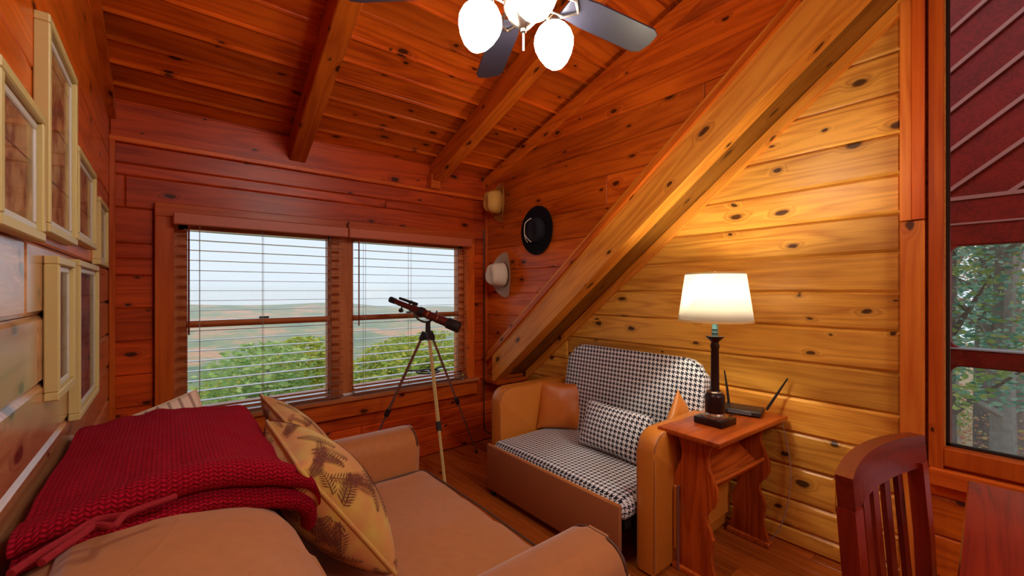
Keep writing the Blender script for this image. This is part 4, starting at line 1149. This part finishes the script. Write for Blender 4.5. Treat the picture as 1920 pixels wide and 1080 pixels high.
# ------------------------------------------------------------------ ceiling fan
HX, HY = .951, 1.104
fan = empty('ceiling_fan', (HX, HY, 0), 0, 'brushed metal ceiling fan with dark blades and three lit glass globes', 'ceiling fan')
zt = zc(HY)
obj('canopy', lathe(B(), [(.07, zt), (.07, zt - .03), (.03, zt - .09), (.014, zt - .10)], 24), STEEL, fan, True)
obj('downrod', lathe(B(), [(.013, zt - .06), (.013, 2.66)], 14), STEEL, fan, True)
obj('motor_housing', lathe(B(), [(.02, 2.70), (.05, 2.69), (.11, 2.66), (.125, 2.62), (.125, 2.56), (.10, 2.52), (.06, 2.505), (.055, 2.47)], 32), STEEL, fan, True)
obj('light_fitter', lathe(B(), [(.058, 2.475), (.07, 2.465), (.068, 2.42), (.05, 2.385), (.022, 2.355), (.01, 2.348), (0, 2.345)], 28), STEEL, fan, True)
for k in range(5):
    a = math.radians(-7 + 72 * k)
    M = Matrix.Rotation(a, 4, 'Z') @ Matrix.Translation((0, 0, 2.50)) @ Matrix.Rotation(math.radians(-12), 4, 'X')
    ol = [(.19, -.050), (.30, -.060), (.60, -.066), (.635, -.050), (.645, 0), (.635, .050), (.60, .066), (.30, .060), (.19, .050)]
    b = obj('blade', prism(B(), ol, -.004, .004, None, .002), FANB, fan); b.matrix_local = M
    bm = B(); tube(bm, [(.09, -.018, -.0), (.14, -.038, -.012), (.20, -.040, -.012), (.245, 0, -.010), (.20, .040, -.012), (.14, .038, -.012), (.09, .018, 0)], .0065, 8)
    obj('blade_iron', bm, STEEL, b, True)
gl = [((.828, 1.196), 2.275), ((1.143, 1.145), 2.30), ((.883, .971), 2.29)]
for (gx, gy), zb_ in gl:
    dv = V((gx - HX, gy - HY, 0)); dl = dv.length; dn = dv.normalized()
    ax = (V((0, 0, -1)) + dn * .22).normalized()
    top = V((dv.x, dv.y, zb_ - 0)) + V((0, 0, .165)) - dn * .022
    arm_ = obj('lamp_arm', tube(B(), cpath([dn * .045 + V((0, 0, 2.43)), dn * (dl * .6) + V((0, 0, 2.455)), top + V((0, 0, .012))], 6), .008, 8), STEEL, fan, True)
    x_, y_ = frame_of(-ax)
    Mx = Matrix.Translation(top) @ Matrix((x_, y_, ax)).transposed().to_4x4()
    obj('socket_cup', lathe(B(), [(.022, -.012), (.034, .0), (.036, .018)], 20, Mx), STEEL, fan, True)
    prf = [(.030, .006), (.052, .022), (.068, .045), (.075, .070), (.072, .095), (.060, .125), (.042, .152), (.022, .168), (0, .174)]
    obj('glass_globe', lathe(B(), prf, 28, Mx), GLOBE, fan, 'all')
obj('pull_chain', tube(B(), [(0, 0, 2.35), (0, 0, 2.275)], .0028, 6), STEEL, fan)
for p in ((0, .0, 2.345),): obj('chain_loop', lathe(B(), [(0, -.012), (.010, -.006), (.010, .006), (0, .012)], 12, Matrix.Translation(p)), STEEL, fan, True)

# ------------------------------------------------------------------ porch outside the right window
pr = empty('porch', (4.0, -.6, 0), 0, 'dark red timber porch with rounded openings beyond the right window', 'porch')
MIp = Matrix.Translation((-4.0, .6, 0))
def ppart(name, bm, mat):
    o = obj(name, bm, mat, None); o.parent = pr; o.matrix_parent_inverse = MIp; return o
PX = 5.0
ppart('deck', box(B(), XR + .13, PX + .1, -4.5, 2.0, -.2, -.05), PORCHW)
ppart('header_beam', box(B(), PX, PX + .12, -4.5, 2.0, 1.816, 2.19, .01), PORCHW)
ppart('handrail', box(B(), PX - .02, PX + .12, -4.5, 2.0, .835, .975, .01), PORCHW)
ppart('rail_cap', box(B(), PX - .03, PX + .13, -4.5, 2.0, .975, .985), plain('rail_cap_grey', (.35, .3, .3), .5))
def spand(yc, zc_, sy, sz, r=.07):
    pts = [(0, 0)] + [(r - r * math.sin(k / 6 * PI / 2), r - r * math.cos(k / 6 * PI / 2)) for k in range(7)]
    bm = B(); prism(bm, [(a * sy, b * sz) for a, b in pts], 0, .1)
    for v in bm.verts: v.co = V((PX + v.co.z, yc + v.co.x, zc_ + v.co.y))
    return bm
for yp in (.44, -1.35, -3.1):
    ppart('post', box(B(), PX - .0, PX + .13, yp - .02, yp + .09, -.1, 1.85, .008), PORCHW)
    for sy, y in ((-1, yp - .02), (1, yp + .09)):
        ppart('corner_brace', spand(y, 1.82, sy, -1), PORCHW); ppart('corner_brace', spand(y, .835, sy, -1), PORCHW)
        ppart('corner_brace', spand(y, .98, sy, 1), PORCHW)
# sloping boarding above the header, parallel to the house roof
ppart('gable_board', box(B(), PX + .08, PX + .12, -4.5, 2.0, 2.19, 6.2), PORCHW)
STRIPC = plain('porch_strip', (.34, .12, .10), .6)
for k in range(13):
    z0 = 2.25 + k * .33 - 1.0
    bm = B(); L_ = 4.6; box(bm, 0, L_, -.012, .012, -.014, .014, 0, 1, None)
    o = ppart('batten', bm, STRIPC)
    y1 = .9; zz = z0
    if zz < 2.2: y1 = .9 - (2.2 - zz) / .8; zz = 2.2
    o.matrix_parent_inverse = Matrix(); d = V((0, -1, .8)).normalized()
    o.matrix_local = Matrix.Translation(V((PX + .06, y1, zz)) - V(pr.location)) @ Matrix((d, X, d.cross(X))).transposed().to_4x4()
ppart('ledger', box(B(), PX - .01, PX + .02, -4.5, 2.0, 2.185, 2.215), STRIPC)
ppart('ledger', box(B(), PX - .01, PX + .02, -4.5, 2.0, 1.985, 2.0), STRIPC)
bm = B(); box(bm, PX - .02, PX + .06, -.045, .045, 2.95, 3.5); o = ppart('reflection_board', bm, STRIPC); o.matrix_local = Matrix.Translation((0, .22, 0)) @ Matrix.Identity(4); o.matrix_parent_inverse = MIp  # added board in place of a light reflection in the window glass

# ------------------------------------------------------------------ trees
def blob_leaves(rnd, centers, n, size, flat=.5):
    vs = []; fs = []
    for _ in range(n):
        c, rad = centers[rnd.randrange(len(centers))]
        while True:
            d = V((rnd.uniform(-1, 1), rnd.uniform(-1, 1), rnd.uniform(-1, 1)))
            if .05 < d.length < 1: break
        d = d.normalized() * (d.length ** .35)
        p = c + V((d.x * rad, d.y * rad, d.z * rad * flat))
        a = V((rnd.gauss(0, 1), rnd.gauss(0, 1), rnd.gauss(0, .6))).normalized(); x_, y_ = frame_of(a)
        s = size * rnd.uniform(.6, 1.3); b = len(vs)
        vs += [p - x_ * s, p + y_ * s * .45, p + x_ * s, p - y_ * s * .45]; fs.append((b, b + 1, b + 2, b + 3))
    return (vs, fs)
def tree(name, x, y, z0, h, crown_r, mat, bark, lab, grp=None, seed=0, leaves=1500, size=.2, trunk=.18, lowc=.45, lean=0, cat='tree'):
    rnd = random.Random(seed); r = empty(name, (x, y, z0), 0, lab, cat, grp)
    bm = B(); pts = [(0, 0, 0), (lean * .3, .05, h * .35), (lean * .7, 0, h * .7), (lean, 0, h * .97)]
    tube(bm, cpath(pts, 4), [trunk * (1 - .8 * k / 12) for k in range(13)], 8)
    cs = []
    for k in range(11):
        f = lowc + (1 - lowc) * k / 11; a = rnd.uniform(0, 2 * PI); rr = crown_r * (1.05 - .7 * (f - lowc) / (1 - lowc)) * rnd.uniform(.35, .8)
        p = V((lean * f + math.cos(a) * rr, math.sin(a) * rr, h * f)); cs.append((p, crown_r * rnd.uniform(.35, .6)))
        tube(bm, [V((lean * f * .9, 0, h * (f - .08))), p], [trunk * .35, trunk * .08], 5)
    cs.append((V((lean, 0, h * .98)), crown_r * .4))
    obj('trunk', bm, bark, r, True)
    c = obj('crown', blob_leaves(rnd, cs, leaves, size, .65), mat, r); c['kind'] = 'stuff'
    return r
# trees just below the window, seen from above
rn = random.Random(4)
spots = []
for k in range(16):
    y = 22 + (k % 4) * 7 + rn.uniform(-2, 2); x = -1.5 + (k // 4) * 6.2 + (k % 4) * 1.6 + rn.uniform(-2, 2) + (y - 22) * .15
    spots.append((x, y))
for k, (x, y) in enumerate(spots):
    h = rn.uniform(9, 12); zt_ = 1.45 - y * rn.uniform(.125, .21)
    kind = k % 3
    rowp = ('nearest row', 'second row', 'third row', 'farthest row')[k % 4]; colp = ('far left', 'left of centre', 'right of centre', 'far right')[k // 4]
    tree('broadleaf_tree', x, y, zt_ - h, h, rn.uniform(3.2, 4.4), (F_YG, F_G, F_YG)[kind], BARKW,
         '%s treetop below the window, %s, %s' % ('green' if kind == 1 else 'yellow green', rowp, colp),
         'trees on the slope below the window', 100 + k, 7000, .17, .25, .35)
# woods outside the porch
ws_ = [(8.0, .66, .12, F_PINE, 0), (8.2, .18, .15, F_G, .1), (10.0, .42, .17, F_PINE, .5), (12.5, -.6, .22, F_AUT, 0), (9.2, 1.45, .15, F_PINE, -.5), (14, 1.2, .25, F_AUT, .5), (15, -2.5, .25, F_YG, 0), (12, -2.0, .2, F_PINE, .3), (17, .3, .3, F_G, 0), (19, -1.2, .3, F_AUT, 0), (18, 2.6, .3, F_YG, 0), (9.8, -1.6, .14, F_AUT, .2)]
wl_ = ['slim blue green pine nearest the porch post', 'thick grey trunk with green leaves behind the porch rail', 'leaning blue green pine behind the porch', 'autumn coloured tree in the woods past the porch', 'crooked blue green pine left in the porch opening', 'far autumn coloured tree in the woods', 'yellow green tree in the far woods', 'blue green pine further back in the woods', 'green tree deep in the woods', 'reddish tree deepest in the woods', 'yellow tree at the left of the far woods', 'thin young tree with russet leaves']
for k, (x, y, tr, fm, ln) in enumerate(ws_):
    tree('forest_tree', x, y, -3.2, 9.5, 2.0, fm, BARKM if k % 2 else BARKW, wl_[k], None, 300 + k, 8000, .042, tr, .40, ln)
SH = ['russet shrub nearest the porch rail', 'green shrub nearest the porch rail', 'yellow shrub close to the porch post', 'russet shrub under the crooked pine', 'green shrub beside the thick grey trunk', 'yellow shrub deepest in the undergrowth', 'russet shrub far right in the undergrowth', 'green shrub far left in the undergrowth']
for k in range(8):
    x = 6.6 + (k * 1.7) % 8; y = -2.4 + (k * 1.13) % 4.4
    rnd = random.Random(500 + k); r = empty('shrub', (x, y, -3.1), 0, SH[k], 'shrub', 'undergrowth shrubs outside the porch')
    cs = [(V((rnd.uniform(-.5, .5), rnd.uniform(-.5, .5), rnd.uniform(.4, 2.6))), .6) for _ in range(6)]
    bm = B()
    for c_, _ in cs: tube(bm, [(0, 0, 0), c_], [.03, .008], 5)
    obj('stems', bm, BARKM, r); c = obj('leaves', blob_leaves(rnd, cs, 2200, .035, .9), (F_AUT, F_G, F_YG)[k % 3], r); c['kind'] = 'stuff'

# ground and hills ----------------------------------------------------------
def terrain():
    vs = []; fs = []
    ys = [4.5, 6, 9, 13, 18, 24, 32, 42, 55, 70, 90, 115, 145, 180, 220, 270, 330, 400, 480, 570, 680, 800]; n = 70
    for y in ys:
        for i in range(n + 1):
            x = (-.75 + 2.6 * i / n) * (y + 12)
            z = -3.2 - (y - 4.5) * .40 if y < 60 else -25.4 - (y - 60) * .12
            z = max(z, -42) + noise.noise(V((x * .02, y * .02, 0))) * min(8, y * .06)
            if y > 350:
                # far ridges rise to just under eye level
                k = min(1, (y - 350) / 350); rel = x / (y + 12)
                ridge = 1.45 + (y) * (-.022 - .030 * min(1, max(0, (rel + .05) * 1.1)) + .012 * noise.noise(V((rel * 5, y * .004, 3))))
                z = z * (1 - k) + ridge * k
            vs.append((x, y, z))
    for j in range(len(ys) - 1):
        for i in range(n):
            a = j * (n + 1) + i; fs.append((a, a + 1, a + n + 2, a + n + 1))
    return vs, fs
g = obj('hillside', terrain(), HILL, None, 'all'); tag(g, kind='structure')
g2 = obj('ground', ([(2.9, -12, -3.2), (60, -30, -3.6), (60, 30, -3.6), (2.9, 4.4, -3.2)], [(0, 1, 2, 3)]), GROUND); tag(g2, kind='structure')
def canopy():
    # far forest as bumpy stuff of leaf clumps
    rnd = random.Random(77); cs = []
    for k in range(520):
        y = rnd.uniform(48, 150); x = rnd.uniform(-.12, .78) * y
        z = (-3.2 - (y - 4.5) * .40 if y < 60 else -25.4 - (y - 60) * .12) + 5
        cs.append((V((x, y, max(z, -40))), rnd.uniform(3, 5)))
    return blob_leaves(rnd, cs, 42000, .8, .7)
cn = obj('forest_canopy', canopy(), foliage('leaves_far_mixed', [(.14, .22, .08), (.26, .30, .10), (.42, .24, .08), (.30, .34, .12)])); tag(cn, 'mixed autumn forest covering the valley behind the window trees', 'forest', None, 'stuff')
# haze over the valley
hm, nt, out = new_mat('valley_haze')
vsn = N(nt, 'ShaderNodeVolumeScatter', i_Density=.0010); vsn.inputs[0].default_value = (.93, .97, 1, 1); L(nt, vsn.outputs[0], out.inputs['Volume'])
hz = obj('haze', box(B(), -900, 2200, 40, 1100, -120, 5), hm); tag(hz, 'pale haze over the valley beyond the window', 'haze', None, 'stuff')

for o in list(bpy.data.objects):
    if o.type == 'EMPTY' and not o.children and not o.get('category'): pass
